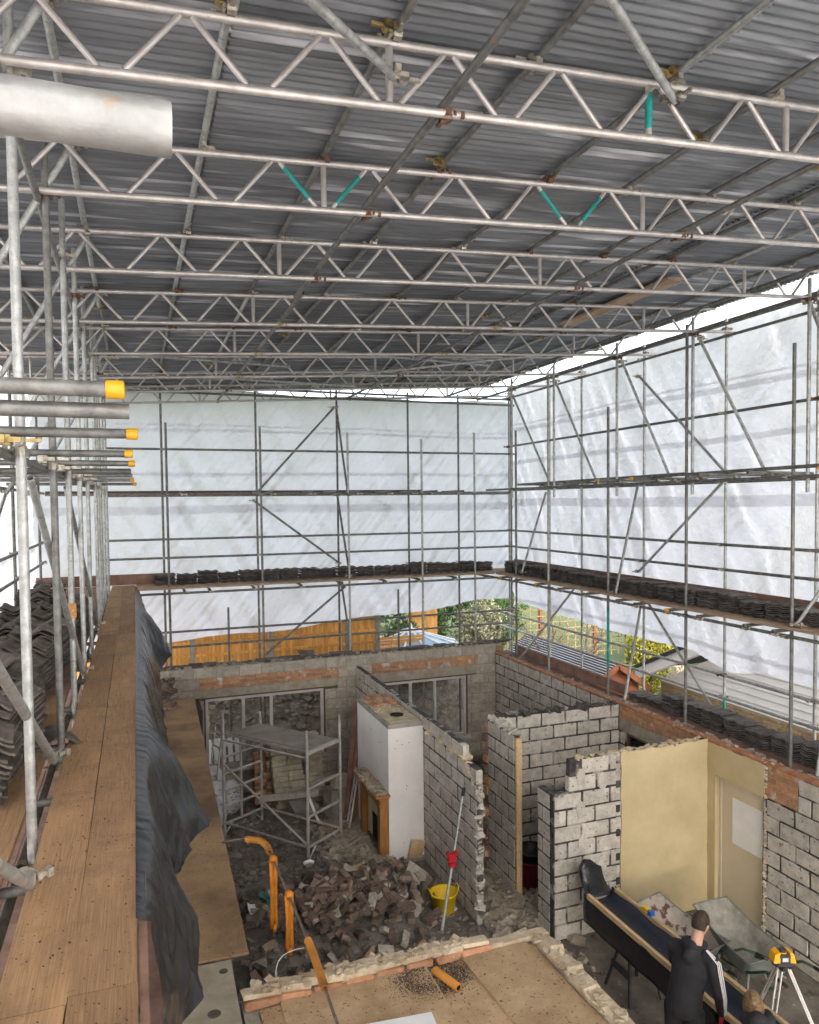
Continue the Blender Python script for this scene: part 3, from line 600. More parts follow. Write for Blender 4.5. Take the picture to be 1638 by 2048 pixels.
# ------------------------------------------------------------------ black polythene draped off the walkway edge
tb = G(); tb.box(-.024, .006, .0, 16.3, W-.235, W-.012)
tag(tb.obj('edge_board', 'board_red'), 'red-brown edge board fixed on its side under the walkway edge', 'edge board')
hem = [(2.95, .05, 3.75), (3.2, .06, 3.5), (3.6, .12, 3.45), (3.87, .21, 3.45), (4.1, .255, 3.5), (4.4, .175, 3.5), (4.7, .13, 3.45), (5.0, .125, 3.45), (5.4, .27, 3.5), (5.85, .45, 3.5), (6.3, .27, 3.45), (6.8, .21, 3.4), (8, .235, 3.3), (9.7, .235, 3.3), (12.2, .25, 3.3), (12.8, .50, 3.48), (13.6, .28, 3.5), (15, .16, 3.6), (16.2, .03, 3.95)]
def hem_at(y):
    for a, b in zip(hem, hem[1:]):
        if y <= b[0]:
            t = (y-a[0])/(b[0]-a[0]); t = t*t*(3-2*t); return (a[1]+(b[1]-a[1])*t, a[2]+(b[2]-a[2])*t)
    return hem[-1][1:]
g = G(); NU, NV = 420, 26
for i in range(NU+1):
    y = 3.14+(16.15-3.14)*(i/NU)**1.5
    hx, hz = hem_at(y)
    for j in range(NV+1):
        t = j/NV; zt = W+.010; z = zt+(hz-zt)*t; lap = j == 0
        x = .014+(hx-.014)*(t**.7)
        fr = .012+.05*t
        rg = lambda q: 1-2.4*abs(noise.noise(q)); k1 = 4.4 if y < 8 else 3.0; wv = rg(Vector((y*k1*1.9+t*1.2, t*.5, 3)))*.020*(1.25-t)*min(1, t*8)+rg(Vector((y*1.9-t*1.3, t*.9, 8)))*.045*t+rg(Vector((y*4.2+t*3.0, t*2.4, 5)))*.030*t-.008
        yy2 = y+.06*noise.noise(Vector((y*2, t*2, 12)))*t
        g.v.append((-.036 if lap else max(x+wv, .022), yy2, W+.008 if lap else z+.02*noise.noise(Vector((y*4, t*3, 4)))*t))
for i in range(NU):
    for j in range(NV): a = i*(NV+1)+j; g.f.append((a, a+1, a+NV+2, a+NV+1))
o = g.obj('polythene_sheet', 'black_film', smooth=True); tag(o, 'creased black polythene sheet hanging off the walkway edge', 'plastic sheet')

# ------------------------------------------------------------------ block walls
def block_variants(mat, lx, ly, lz, jit, name, nvar=4, b=.009):
    res = []
    for k in range(nvar):
        rr = random.Random(k*13+len(mat)); v = []
        for sx in (-1, 1):
            for sy in (-1, 1):
                for sz in (-1, 1):
                    c = Vector((sx*lx/2, sy*ly/2, sz*lz/2))
                    for ax in range(3):
                        q = c.copy()
                        for a2 in range(3):
                            if a2 != ax: q[a2] -= math.copysign(b*rr.uniform(.4, 1.8), q[a2])
                        v.append(tuple(q[i]+rr.uniform(-jit, jit)*(.5 if i == 1 else 1) for i in range(3)))
        import bmesh
        bm = bmesh.new(); [bm.verts.new(p) for p in v]; bmesh.ops.convex_hull(bm, input=bm.verts); me = D.meshes.new(name); bm.to_mesh(me); bm.free(); me.materials.append(MT[mat]); res.append(me)
    return res
BLK = {}
def blocks(mat, t):
    k = (mat, t)
    if k not in BLK: BLK[k] = block_variants(mat, .43, t, .21, .0025, 'block')
    return BLK[k]
BRK = {m: block_variants(m, .212, .1, .064, .0012, 'brick', 4, .004) for m in ('brick', 'rubble_brick', 'buff_brick')}
def wall_pt(axis, fixed, a, t_off): return (a, fixed+t_off) if axis == 'x' else (fixed+t_off, a)
def block_wall(label, axis, a0, a1, fixed, t, ztop, course, openings=(), mat='block', jw=None, mortar='mortar', topf=None, bands=(), lx=.45, seed=1, skip=0.0, cat='block wall'):
    rr = random.Random(seed)
    c0 = wall_pt(axis, fixed, a0, 0); w_ = thing('block_wall', label, cat, (c0[0], c0[1], 0))
    core = G(); n = int(round(ztop/course)); BL = blocks(mat, t)
    holes = list(openings)+[(b[0], b[1], b[2], b[3]) for b in bands]
    for i in range(n):
        z0, z1 = i*course, (i+1)*course; zm = (z0+z1)/2
        s = a0-(lx/2 if i % 2 else 0)-rr.uniform(0, .03)
        cuts = sorted([(h[0], h[1]) for h in holes if h[2] < zm < h[3]])
        segs = []; p = a0
        for (u, v_) in cuts:
            if u > p: segs.append((p, u))
            p = max(p, v_)
        if p < a1: segs.append((p, a1))
        for (u, v_) in segs:
            m0, m1 = u, v_
            if topf:
                while m0 < m1 and topf(m0+.05) < zm: m0 += .05
                while m1 > m0 and topf(m1-.05) < zm: m1 -= .05
            if m1-m0 < .03: continue
            r = .007
            if axis == 'x': core.box(m0-c0[0], m1-c0[0], r, t-r, z0, z1)
            else: core.box(r, t-r, m0-c0[1], m1-c0[1], z0, z1)
        while s < a1:
            e = s+lx
            for (u, v_) in segs:
                x0, x1 = max(s, u), min(e, v_)
                if x1-x0 < .05: continue
                xm = (x0+x1)/2
                if topf and topf(xm) < zm: continue
                if rr.random() < skip: continue
                jt = (.024 if mat == 'block_white' else .013)*rr.uniform(.75, 1.3)
                o = ob('block', BL[rr.randrange(4)], w_, (xm-c0[0], t/2, zm) if axis == 'x' else (t/2, xm-c0[1], zm), (0, 0, (0 if axis == 'x' else math.pi/2)+(math.pi if rr.random() < .5 else 0)),
                       ((x1-x0-jt)/.43, 1.0+rr.uniform(-.01, .05), (course-jt)/.21))
            s = e
    core.obj('mortar', mortar, w_)
    for b in bands:                                            # brick courses let into the wall
        nb = max(1, int(round((b[3]-b[2])/.0755))); ch = (b[3]-b[2])/nb; bc = G(); r = .008
        if axis == 'x': bc.box(b[0]-c0[0], b[1]-c0[0], r, t-r, b[2], b[3])
        else: bc.box(r, t-r, b[0]-c0[1], b[1]-c0[1], b[2], b[3])
        bc.obj('mortar', 'mortar', w_)
        for i in range(nb):
            s = b[0]-(.112 if i % 2 else 0)
            while s < b[1]:
                x0, x1 = max(s, b[0]), min(s+.225, b[1]); xm = (x0+x1)/2; zm = b[2]+(i+.5)*ch
                if x1-x0 > .04 and not (topf and topf(xm) < zm):
                    ob('brick', BRK['brick'][rr.randrange(4)], w_, (xm-c0[0], t/2, zm) if axis == 'x' else (t/2, xm-c0[1], zm), (0, 0, 0 if axis == 'x' else math.pi/2), ((x1-x0-.01)/.212, t/.1*(1+rr.uniform(-.03, .03)), (ch-.010)/.064))
                s += .225
    return w_
def crust(parent, pts, n, size, mat='mortar_crust', name='mortar_lumps', seed=3, wid=.1):
    rr = random.Random(seed); g = G()
    for k in range(n):
        u = rr.random()*(len(pts)-1); i = int(u); t = u-i; a = Vector(pts[i]); b = Vector(pts[i+1]); p = a.lerp(b, t); d = (b-a).normalized(); s_ = Vector((-d.y, d.x, 0))
        p = p+s_*rr.uniform(-wid/2, wid/2); sz = size*rr.uniform(.4, 1.3)
        add_rock(g, (p.x-parent.location[0], p.y-parent.location[1], p.z-parent.location[2]+sz*.12), sz, rr, (1.6, 1.0, .5))
    o = g.obj(name, mat, parent); o['kind'] = 'stuff'; return o
ICO = None
def add_rock(g, c, s, rr, asp=(1, 1, .7), rot=None):
    # jittered octahedron-cube lump, 8 corners
    m = Matrix.Rotation(rr.uniform(0, 6.28), 3, 'Z') @ Matrix.Rotation(rr.uniform(-.5, .5) if rot is None else rr.uniform(-rot, rot), 3, 'X') @ Matrix.Rotation(rr.uniform(-.5, .5) if rot is None else rr.uniform(-rot, rot), 3, 'Y')
    v = []
    for x in (-1, 1):
        for y in (-1, 1):
            for z in (-1, 1):
                q = m @ Vector((x*.5*asp[0]*s*rr.uniform(.55, 1.1), y*.5*asp[1]*s*rr.uniform(.55, 1.1), z*.5*asp[2]*s*rr.uniform(.5, 1.15)))
                v.append((c[0]+q.x, c[1]+q.y, c[2]+q.z))
    g.add(v, [(0, 1, 3, 2), (4, 6, 7, 5), (0, 4, 5, 1), (2, 3, 7, 6), (0, 2, 6, 4), (1, 5, 7, 3)])

# end wall with two windows
YB = 15.28
W1 = (1.20, 3.68, .56, 2.05); W2 = (4.96, 6.99, .60, 2.02)
bw = block_wall('grey block end wall with two windows under brick and concrete lintels', 'x', .35, 7.70, YB, .10, 2.66, 2.66/12,
    openings=(W1, W2, (1.0, 3.95, 2.05, 2.2167), (4.75, 7.2, 2.02, 2.2167)), bands=((1.12, 3.98, 2.2167, 2.4383), (4.72, 7.25, 2.2167, 2.4383)), mat='block', mortar='mortar', seed=4)
def wbox(parent, name, mat, x0, x1, y0, y1, z0, z1):
    g = G(); b = parent.location; g.box(x0-b[0], x1-b[0], y0-b[1], y1-b[1], z0-b[2], z1-b[2]); return g.obj(name, mat, parent)
wbox(bw, 'lintel', 'lintel', 1.0, 3.95, YB-.004, YB+.10, 2.052, 2.2147); wbox(bw, 'lintel', 'lintel', 4.75, 7.2, YB-.004, YB+.10, 2.022, 2.2147)
og = G()
for (x0, x1, z0, z1) in ((.3, W1[0], 0, 2.58), (W1[1], W2[0], 0, 2.58), (W2[1], 7.98, 0, 2.58), (W1[0], W1[1], 0, W1[2]), (W1[0], W1[1], W1[3], 2.58), (W2[0], W2[1], 0, W2[2]), (W2[0], W2[1], W2[3], 2.58)):
    og.box(x0-bw.location[0], x1-bw.location[0], .15, .26, z0, z1)
og.obj('outer_brick_leaf', 'buff_brick', bw)
wbox(bw, 'cavity_closer', 'concrete', .35, 7.9, YB+.101, YB+.255, 2.582, 2.652)
def window(parent, x0, x1, z0, z1, mull, transom=None):
    y = YB+.05; b = parent.location; g = G(); fw = .055
    def bx(*a): g.box(a[0]-b[0], a[1]-b[0], a[2]-b[1], a[3]-b[1], a[4]-b[2], a[5]-b[2])
    m = G()
    for (p0, p1, q0, q1) in ((x0, x0+.03, z0, z1), (x1-.03, x1, z0, z1), (x0+.03, x1-.03, z1-.03, z1), (x0+.03, x1-.03, z0, z0+.03)): m.box(p0-b[0], p1-b[0], y-.045-b[1], y+.06-b[1], q0-b[2], q1-b[2])
    fo_ = m.obj('window', 'mahog', parent)
    for (p0, p1, q0, q1) in ((x0+.03, x0+.03+fw, z0+.03, z1-.03), (x1-.03-fw, x1-.03, z0+.03, z1-.03)): bx(p0, p1, y-.03, y+.03, q0, q1)
    bx(x0+.03+fw, x1-.03-fw, y-.03, y+.03, z1-.03-fw, z1-.03); bx(x0+.03+fw, x1-.03-fw, y-.03, y+.03, z0+.03, z0+.03+fw)
    for mx_ in mull: bx(mx_-.03, mx_+.03, y-.028, y+.032, z0+.03+fw, z1-.03-fw)
    if transom: bx(x0+.09, mull[0]-.03, y-.026, y+.026, transom-.025, transom+.025)
    g.obj('sash', 'upvc', fo_)
    eds = [x0+.085]+list(mull)+[x1-.085]
    for a, c in zip(eds, eds[1:]):
        gg = G(); gg.box(a+.03-b[0], c-.03-b[0], y-.004-b[1], y+.004-b[1], z0+.085-b[2], z1-.085-b[2]); gg.obj('pane', 'glass', fo_)
    s_ = G(); s_.box(x0-.06-b[0], x1+.06-b[0], y-.16-b[1], y-.045-b[1], z0-.035-b[2], z0-.003-b[2]); s_.obj('sill', 'upvc', fo_)
window(bw, *W1[:2], W1[2], W1[3], (1.98, 2.55)); window(bw, *W2[:2], W2[2], W2[3], (5.62, 6.2))
# dark tile pieces bedded along the outer edge of the end wall
sl_me = [None]*3
for k in range(3):
    g = G(); g.box(-.17, .17, -.10, .10, 0, .013); sl_me[k] = mesh('edge_tile', g.v, g.f, 'tile')
x = .45
while x < 7.95:
    for lay in range(R_.choice((1, 2, 2, 3))):
        ob('edge_tile', sl_me[R_.randrange(3)], bw, rel(bw, (x+R_.uniform(-.05, .05), YB+.17+R_.uniform(-.04, .05), 2.655+.022*lay+.004)), (R_.uniform(-.08, .02), R_.uniform(-.03, .03), R_.uniform(-.08, .08)), (R_.uniform(.6, 1.1), R_.uniform(.7, 1.1), 1.5))
    x += .22
crust(bw, [(.5, YB+.13, 2.67), (7.9, YB+.13, 2.67)], 60, .09, 'concrete', 'mortar_lumps', 5, .16)
crust(bw, [(.4, YB+.05, 2.655), (7.65, YB+.05, 2.655)], 80, .05, 'block', 'block_crumbs', 6, .09)
ob('loose_edge_tile', sl_me[0], bw, rel(bw, (3.35, YB+.2, 2.74)), (.5, .1, .2), (1.1, 1, 1.3))

# walkway-side wall, dark and sooty
lw = thing('brick_wall', 'dark sooty brick wall below the black polythene sheet', 'brick wall', (.45, 9, 0))
wbox(lw, 'mortar', 'mortar_dark', .27, .60, 3.0, 15.27, 0, 2.40)
for row in range(3):
    for i in range(52):
        y = 3.1+.234*i
        ob('brick', BRK['rubble_brick'][R_.randrange(4)], lw, rel(lw, (.325+.11*row, y+(.11 if row % 2 else 0), 2.435+.006*R_.random())), (R_.uniform(-.04, .04), R_.uniform(-.06, .06), 1.5708+R_.uniform(-.05, .05)), (1, 1, 1))
crust(lw, [(.45, 13.0, 2.48), (.45, 15.2, 2.50)], 60, .10, 'rubble_brick', 'broken_brick_lumps', 8, .3)

# long side wall (right)
DOOR = (7.50, 8.36, 0, 1.985); RWIN = (8.9, 10.45, .9, 2.0)
XR = 7.70
rw = block_wall('long pale block wall with cream door and orange brick band', 'y', 3.4, 15.27, XR, .10, 2.43, 2.43/11,
    openings=(DOOR, RWIN, (8.7, 10.62, 2.0, 2.209)), bands=((8.62, 10.72, 2.209, 2.43), (6.95, 7.46, 2.0, 2.43)), mat='block_white', mortar='mortar_dark', seed=9)
wbox(rw, 'lintel', 'lintel', XR-.004, XR+.10, 8.7, 10.62, 2.002, 2.207)
wg = G(); bb = rw.location
for (p0, p1, q0, q1) in ((8.9, 8.95, .9, 2.0), (10.40, 10.45, .9, 2.0), (8.95, 10.4, 1.95, 2.0), (8.95, 10.4, .9, .95), (9.62, 9.68, .95, 1.95)): wg.box(XR+.03-bb[0], XR+.08-bb[0], p0-bb[1], p1-bb[1], q0, q1)
wf = wg.obj('window', 'mahog', rw); wg = G(); wg.box(XR+.05-bb[0], XR+.056-bb[0], 8.95-bb[1], 10.4-bb[1], .95, 1.95); wg.obj('pane', 'glass', wf)
og = G()
for (y0, y1, z0, z1) in ((3.4, 8.9, 0, 2.37), (8.9, 10.45, 0, .9), (8.9, 10.45, 2.0, 2.37), (10.45, 15.5, 0, 2.37)): og.box(.16, .275, y0-bb[1], y1-bb[1], z0, z1)
og.obj('outer_brick_leaf', 'buff_brick', rw)
pl = G()
for i in range(40): 
    y = 3.4+.3*i; pl.box(-.014+R_.uniform(-.002, .002), .13, y-bb[1]+.002, y+.298-bb[1], 2.434, 2.462+R_.uniform(-.003, .003))
pl.obj('wall_plate', M('orange_brown_wall_plate', (.30, .115, .05), (.42, .20, .10), 7, .9, 0, .4, 40, 0, spots=(.30, .26, .22), spot_scale=8, spot_lo=.6, spot_hi=.68), rw)
crust(rw, [(XR+.2, 3.5, 2.40), (XR+.2, 15.2, 2.40)], 330, .06, 'concrete', 'mortar_lumps', 9, .2)
crust(rw, [(XR+.06, 3.5, 2.46), (XR+.06, 15.2, 2.46)], 120, .03, 'mortar_crust', 'mortar_crumbs', 10, .16)
# cream plaster and door on the long wall
def ragged(y0, y1, z0, z1, step=.12, a=.02, seed=0):
    rr = random.Random(seed); p = []
    n = max(1, int((y1-y0)/step))
    p += [(y0+(y1-y0)*i/n, z0) for i in range(n+1)]
    m = max(1, int((z1-z0)/step)); p += [(y1+rr.uniform(-a, a), z0+(z1-z0)*i/m) for i in range(1, m)]
    p += [(y1-(y1-y0)*i/n, z1+rr.uniform(-a, a)) for i in range(n+1)]
    p += [(y0+rr.uniform(-a, a), z1-(z1-z0)*i/m) for i in range(1, m)]
    return p
def slab_x(parent, name, mat, poly, x0, x1):                   # polygon in (y, z), thickness in x
    g = G(); n = len(poly); b = parent.location
    g.add([(x0-b[0], y-b[1], z-b[2]) for y, z in poly]+[(x1-b[0], y-b[1], z-b[2]) for y, z in poly], [tuple(range(n)), tuple(reversed(range(n, 2*n)))]+[(i, n+i, n+(i+1) % n, (i+1) % n) for i in range(n)])
    return g.obj(name, mat, parent)
def slab_y(parent, name, mat, poly, y0, y1):
    g = G(); n = len(poly); b = parent.location
    g.add([(x-b[0], y0-b[1], z-b[2]) for x, z in poly]+[(x-b[0], y1-b[1], z-b[2]) for x, z in poly], [tuple(reversed(range(n))), tuple(range(n, 2*n))]+[(i, (i+1) % n, n+(i+1) % n, n+i) for i in range(n)])
    return g.obj(name, mat, parent)
slab_x(rw, 'plaster', 'yellow_plaster', ragged(7.46, 8.494, 1.99, 2.43, .1, .012, 1), XR-.018, XR-.006)
slab_x(rw, 'plaster', 'yellow_plaster', [(8.37, .0), (8.494, .0), (8.494, 1.988), (8.37, 1.988)], XR-.018, XR-.006)
slab_x(rw, 'door_reveal', 'yellow_plaster', [(8.345, 0), (8.368, 0), (8.368, 1.985), (8.345, 1.985)], XR-.017, XR+.12)
dr = slab_x(rw, 'door', 'cream_door', [(7.50, .005), (8.30, .005), (8.30, 1.96), (7.50, 1.96)], XR+.075, XR+.115)
g = G(); g.box(XR+.066-bb[0], XR+.0745-bb[0], 7.56-bb[1], 8.10-bb[1], 1.10, 1.74); g.obj('door_panel', 'white_paint', dr)
g = G(); g.box(XR+.055-bb[0], XR+.12-bb[0], 8.302-bb[1], 8.343-bb[1], 0, 1.984); g.box(XR+.055-bb[0], XR+.12-bb[0], 7.5-bb[1], 8.302-bb[1], 1.962, 1.984); g.obj('door_frame', 'cream_door', rw)
crust(rw, [(XR-.004, 7.46, .1), (XR-.004, 7.44, 2.4)], 90, .035, 'mortar_crust', 'torn_plaster_edge', 12, .04)

# spine wall with the chimney breast
def spine_top(y): return 2.30 if y > 11 else (2.25+.10*(y-9.9)/1.1 if y > 9.9 else 2.18-.55*max(0, (9.6-y))+.0)
sp = block_wall('pale block spine wall with broken end behind the chimney breast', 'y', 9.25, 15.27, 4.36, .10, 2.42, 2.42/11, mat='block_white', mortar='mortar_dark', topf=lambda y: spine_top(y)+.06, seed=13)
crust(sp, [(4.41, 9.35, 1.98), (4.41, 9.7, 2.22), (4.41, 10.2, 2.21), (4.41, 11.2, 2.22), (4.41, 15.2, 2.22)], 110, .09, 'mortar_crust', 'mortar_lumps', 14, .09)
crust(sp, [(4.41, 9.28, .2), (4.41, 9.27, 1.0), (4.41, 9.27, 1.95)], 40, .09, 'block_white', 'broken_plaster_edge', 15, .08)
ch = thing('chimney_breast', 'white plastered chimney breast with open flue at the top', 'chimney breast', (4.0, 12.2, 0))
wbox(ch, 'plaster_face', 'white_plaster', 3.75, 4.355, 11.29, 13.07, .10, 2.26)
wbox(ch, 'bare_base', 'concrete', 3.757, 4.35, 11.297, 13.06, -.02, .0995)
capg = G(); capg.box(3.755-4.0, 4.352-4.0, 11.295-12.2, 13.062-12.2, 2.2605, 2.335); capg.obj('concrete_cap', 'concrete', ch)
g = G(); g.box(3.80-4.0, 4.32-4.0, 11.34-12.2, 13.0-12.2, 2.3355, 2.345); g.obj('mortar_bed', 'mortar_crust', ch)
g = G(); g.lathe([(.115, 0), (.115, .012), (.095, .012), (.095, .004), (.001, .004)], 20, (4.06-4.0, 11.75-12.2, 2.3465)); g.obj('flue', 'hole', ch)
for (x, y) in [(3.88+.115*i, 12.45+.225*j) for i in range(4) for j in range(3) if not (1 <= i <= 2 and j == 1)]:
    ob('brick', BRK['brick'][R_.randrange(4)], ch, rel(ch, (x, y, 2.345+.02)), (0, 0, 1.57), (1, 1, .7))
crust(ch, [(4.0, 11.95, 2.345), (4.05, 12.95, 2.345)], 150, .045, 'mortar_crust', 'mortar_lumps', 21, .45)
for (y, z) in ((11.6, 1.95), (11.75, 1.9), (12.2, 2.0)): 
    g = G(); g.box(3.7475-4, 3.7498-4, y-12.2, y+.018-12.2, z, z+.02); g.obj('screw_hole', 'hole', ch)
for (x, z) in ((3.9, 2.05), (3.98, 1.98), (4.1, 2.0), (4.05, 1.30), (4.07, 1.28), (4.05, 1.24), (4.0, .35), (3.86, 1.93)):
    g = G(); g.box(x-4, x+.012-4, 11.2875-12.2, 11.2897-12.2, z, z+.013); g.obj('screw_hole', 'hole', ch)
# fireplace surround
fs = thing('fireplace_surround', 'varnished oak fireplace surround covered with plaster debris', 'fireplace', (3.6, 11.85, 0))
for (y0, y1) in ((11.30, 11.44), (12.30, 12.44)):
    wbox(fs, 'leg', 'oak', 3.60, 3.745, y0, y1, .16, 1.13); wbox(fs, 'plinth', 'oak', 3.585, 3.745, y0-.015, y1+.015, 0, .1595)
    wbox(fs, 'capital', 'oak', 3.585, 3.745, y0-.012, y1+.012, 1.0, 1.03)
wbox(fs, 'frieze', 'oak', 3.61, 3.745, 11.441, 12.299, .96, 1.13); wbox(fs, 'moulding', 'oak', 3.57, 3.745, 11.26, 12.48, 1.131, 1.18); wbox(fs, 'mantel_shelf', 'oak', 3.50, 3.748, 11.20, 12.54, 1.181, 1.215)
wbox(fs, 'back_panel', 'cream_door', 3.70, 3.745, 11.445, 12.295, .66, .958); wbox(fs, 'back_panel', 'cream_door', 3.70, 3.745, 11.445, 11.58, 0, .659); wbox(fs, 'back_panel', 'cream_door', 3.70, 3.745, 12.16, 12.295, 0, .659)
wbox(fs, 'fire_opening', 'hole', 3.735, 3.7445, 11.581, 12.159, .0, .658)
g = G()
for i in range(7): g.tube([(3.66-3.6, 11.6+.09*i-11.85, .05), (3.66-3.6, 11.6+.09*i-11.85, .24)], .008, 6)
g.box(3.645-3.6, 3.675-3.6, 11.58-11.85, 12.16-11.85, .24, .26); g.obj('fire_grate', 'black_metal', fs)
crust(fs, [(3.62, 11.25, 1.217), (3.62, 12.5, 1.217)], 150, .055, 'rub', 'plaster_debris', 24, .2)
# partition L-shape (A)
pa = block_wall('pale block partition corner with black mortar and a timber door post', 'y', 9.70, 10.60, 5.19, .10, 2.45, 2.45/11, mat='block_white', mortar='mortar_dark', topf=lambda y: 2.46+.1*(y-9.7), seed=17)
b2 = block_wall('pale cross wall with heavy black mortar behind the maroon bucket', 'x', 5.30, 7.69, 10.60, .10, 2.45, 2.45/11, mat='block_white', mortar='mortar_dark', seed=19)
crust(b2, [(5.3, 10.65, 2.455), (7.6, 10.65, 2.455)], 90, .09, 'mortar_dark', 'mortar_lumps', 25, .09); crust(pa, [(5.24, 9.75, 2.455), (5.24, 10.6, 2.5)], 40, .09, 'block_white', 'broken_block_lumps', 26, .09)
g = G(); g.box(5.20-5.19, 5.29-5.19, 9.655-9.7, 9.698-9.7, 0, 2.42); g.obj('door_post', 'pine', pa)
for k in range(14):
    z = .12+.17*k; ob('broken_brick', BRK['brick' if k % 3 else 'rubble_brick'][k % 4], pa, (R_.uniform(-.03, .05), .93+R_.uniform(-.02, .02), z), (R_.uniform(-.1, .1), 0, 1.57+R_.uniform(-.3, .3)), (.6, .9, 1.8))
# cross wall B with cream plaster
def bt(x): return 1.99 if x < 5.42 else 2.44
pb = block_wall('stepped block cross wall, right half in cream plaster', 'x', 5.14, 7.69, 8.51, .10, 2.45, 2.45/11, mat='block_white', mortar='mortar_dark', topf=bt, seed=23)
pr_ = block_wall('short pale block pier at the stub end of the cream cross wall', 'y', 8.615, 8.95, 5.14, .12, 1.98, 1.98/9, mat='block_white', mortar='mortar_dark', seed=29)
slab_y(pb, 'plaster', 'yellow_plaster', ragged(6.19, 7.682, 0, 2.46, .12, .012, 5), 8.488, 8.504)
crust(pb, [(5.5, 8.56, 2.45), (7.6, 8.56, 2.45)], 80, .06, 'mortar_crust', 'mortar_lumps', 31, .09); crust(pb, [(5.16, 8.56, 1.99), (5.4, 8.56, 1.99)], 14, .07, 'mortar_dark', 'mortar_lumps', 32, .09)
for i in range(14):
    g = G(); z = .10+.17*i; g.box(6.12-5.14, 6.185-5.14, -.008, -.0055+.004, z, z+.10); g.obj('mortar_dab', 'mortar_dark' if i % 2 else 'block_white', pb)
rr = random.Random(5)
def dab(parent, x, z, rx, rz_):
    g = G(); n = 14; ring = [(x+rx*math.cos(6.283*i/n)*rr.uniform(.85, 1.1), z+rz_*math.sin(6.283*i/n)*rr.uniform(.85, 1.1)) for i in range(n)]; b = parent.location
    g.add([(p-b[0], 8.497-b[1], q-b[2]) for p, q in ring]+[(p-b[0], 8.507-b[1], q-b[2]) for p, q in ring], [tuple(reversed(range(n)))]+[(i, (i+1) % n, n+(i+1) % n, n+i) for i in range(n)])
    g.obj('plaster_dab', 'block_white', parent)
for x, z in ((5.55, 2.2), (5.55, 1.75), (5.58, 1.3), (5.58, .85), (5.9, .95), (5.9, 2.1)): dab(pb, x, z, .07, .12)

# near room covered with chipboard
nr = thing('roofed_store_room', 'low block room with chipboard lid and broken brick edge', 'block room', (1.8, 4.1, 0))
wbox(nr, 'wall', 'block', .62, 2.99, 5.10, 5.24, 0, 2.40); wbox(nr, 'wall', 'block', 2.89, 2.99, 2.5, 5.099, 0, 2.40); wbox(nr, 'wall', 'block', .62, .72, 2.5, 5.099, 0, 2.40)
wbox(nr, 'base_board', 'chip', .73, 2.885, 2.5, 5.095, 2.39, 2.415)
EB = block_variants('mortar_crust', .30, .12, .07, .018, 'edge_brick', 4); EB2 = block_variants('brick', .215, .1, .065, .006, 'edge_brick', 3)
x = .66
while x < 2.36:
    ob('edge_brick', R_.choice(EB2), nr, rel(nr, (x+.1, 5.16, 2.436)), (0, 0, R_.uniform(-.06, .06)), (R_.uniform(.9, 1.2), 1, 1)); ob('mortar_lump', R_.choice(EB), nr, rel(nr, (x+.1, 5.185, 2.485)), (R_.uniform(-.12, .12), R_.uniform(-.08, .08), R_.uniform(-.1, .1)), (R_.uniform(.7, 1.05), R_.uniform(.7, 1.1), R_.uniform(.4, .8)))
    x += .235
x = 2.42
while x < 2.9: ob('mortar_lump', R_.choice(EB), nr, rel(nr, (x+.1, 5.17, 2.435)), (0, 0, R_.uniform(-.1, .1)), (.8, .8, .6)); x += .2
y = 5.1
while y > 2.8:
    ob('edge_brick', R_.choice(EB), nr, rel(nr, (2.955, y-.1, 2.44)), (R_.uniform(-.06, .06), R_.uniform(-.15, .15), 1.57+R_.uniform(-.12, .12)), (R_.uniform(.8, 1.1), R_.uniform(.8, 1.2), R_.uniform(.9, 1.4)))
    y -= .25
crust(nr, [(.65, 5.2, 2.50), (2.35, 5.19, 2.50)], 120, .045, 'mortar_crust', 'mortar_lumps', 41, .13); crust(nr, [(2.93, 5.1, 2.48), (2.93, 3, 2.48)], 120, .045, 'mortar_crust', 'mortar_lumps', 42, .12)
def sheetboard(name, mat, label, cat, cx_, cy_, lx, ly, z, rz, th=.018):
    g = G(); n = 6; v = []
    g.box(-lx/2, lx/2, -ly/2, ly/2, 0, th); o = g.obj(name, mat, None, loc=(cx_, cy_, z), rot=(0, 0, rz)); return tag(o, label, cat)
sheetboard('chipboard_sheet', 'chip', 'chipboard sheet with soil spill lying under the white board', 'chipboard', 1.42, 4.66, 1.10, 1.14, 2.4175, -.01)
sheetboard('chipboard_sheet', 'chip', 'clean sandy chipboard sheet along the broken brick corner', 'chipboard', 2.60, 4.22, .56, 1.90, 2.4172, .06)
sheetboard('white_board', 'white_board', 'narrow white faced board with chipped rusty end', 'board', 1.42, 4.56, .78, .16, 2.4362, -.10)
sheetboard('chipboard_strip', 'chip_dark', 'long damp chipboard strip on the wall top beside the black polythene', 'chipboard', .56, 9.70, .53, 8.05, 2.478, -.022)
sheetboard('grey_board', 'grey_ply', 'grey stained board with two brown knots beside the chipboard lid', 'board', .38, 4.7, .40, 1.86, 2.478, -.02)
for (x, y, s) in ((.53, 5.50, .033), (.42, 5.05, .045)):
    g = G(); g.lathe([(.001, .004), (s*.6, .004), (s, 0)], 14); g.obj('knot', 'dirt', None, loc=(x, y, 2.497)); o = D.objects[len(D.objects)-1] if False else None
for o in [q for q in COL.objects if q.name.startswith('knot')]:
    tag(o, 'dark brown muck spot on the grey board', 'muck spot', 'muck spots on the grey board')
def crumbs(name, label, cat, pts, n, s0, s1, mat, seed):
    rr = random.Random(seed); g = G()
    for k in range(n):
        x, y, z = pts(rr); add_rock(g, (x, y, z), rr.uniform(s0, s1), rr, (1, 1, .5))
    o = g.obj(name, mat); o['kind'] = 'stuff'; tag(o, label, cat); return o
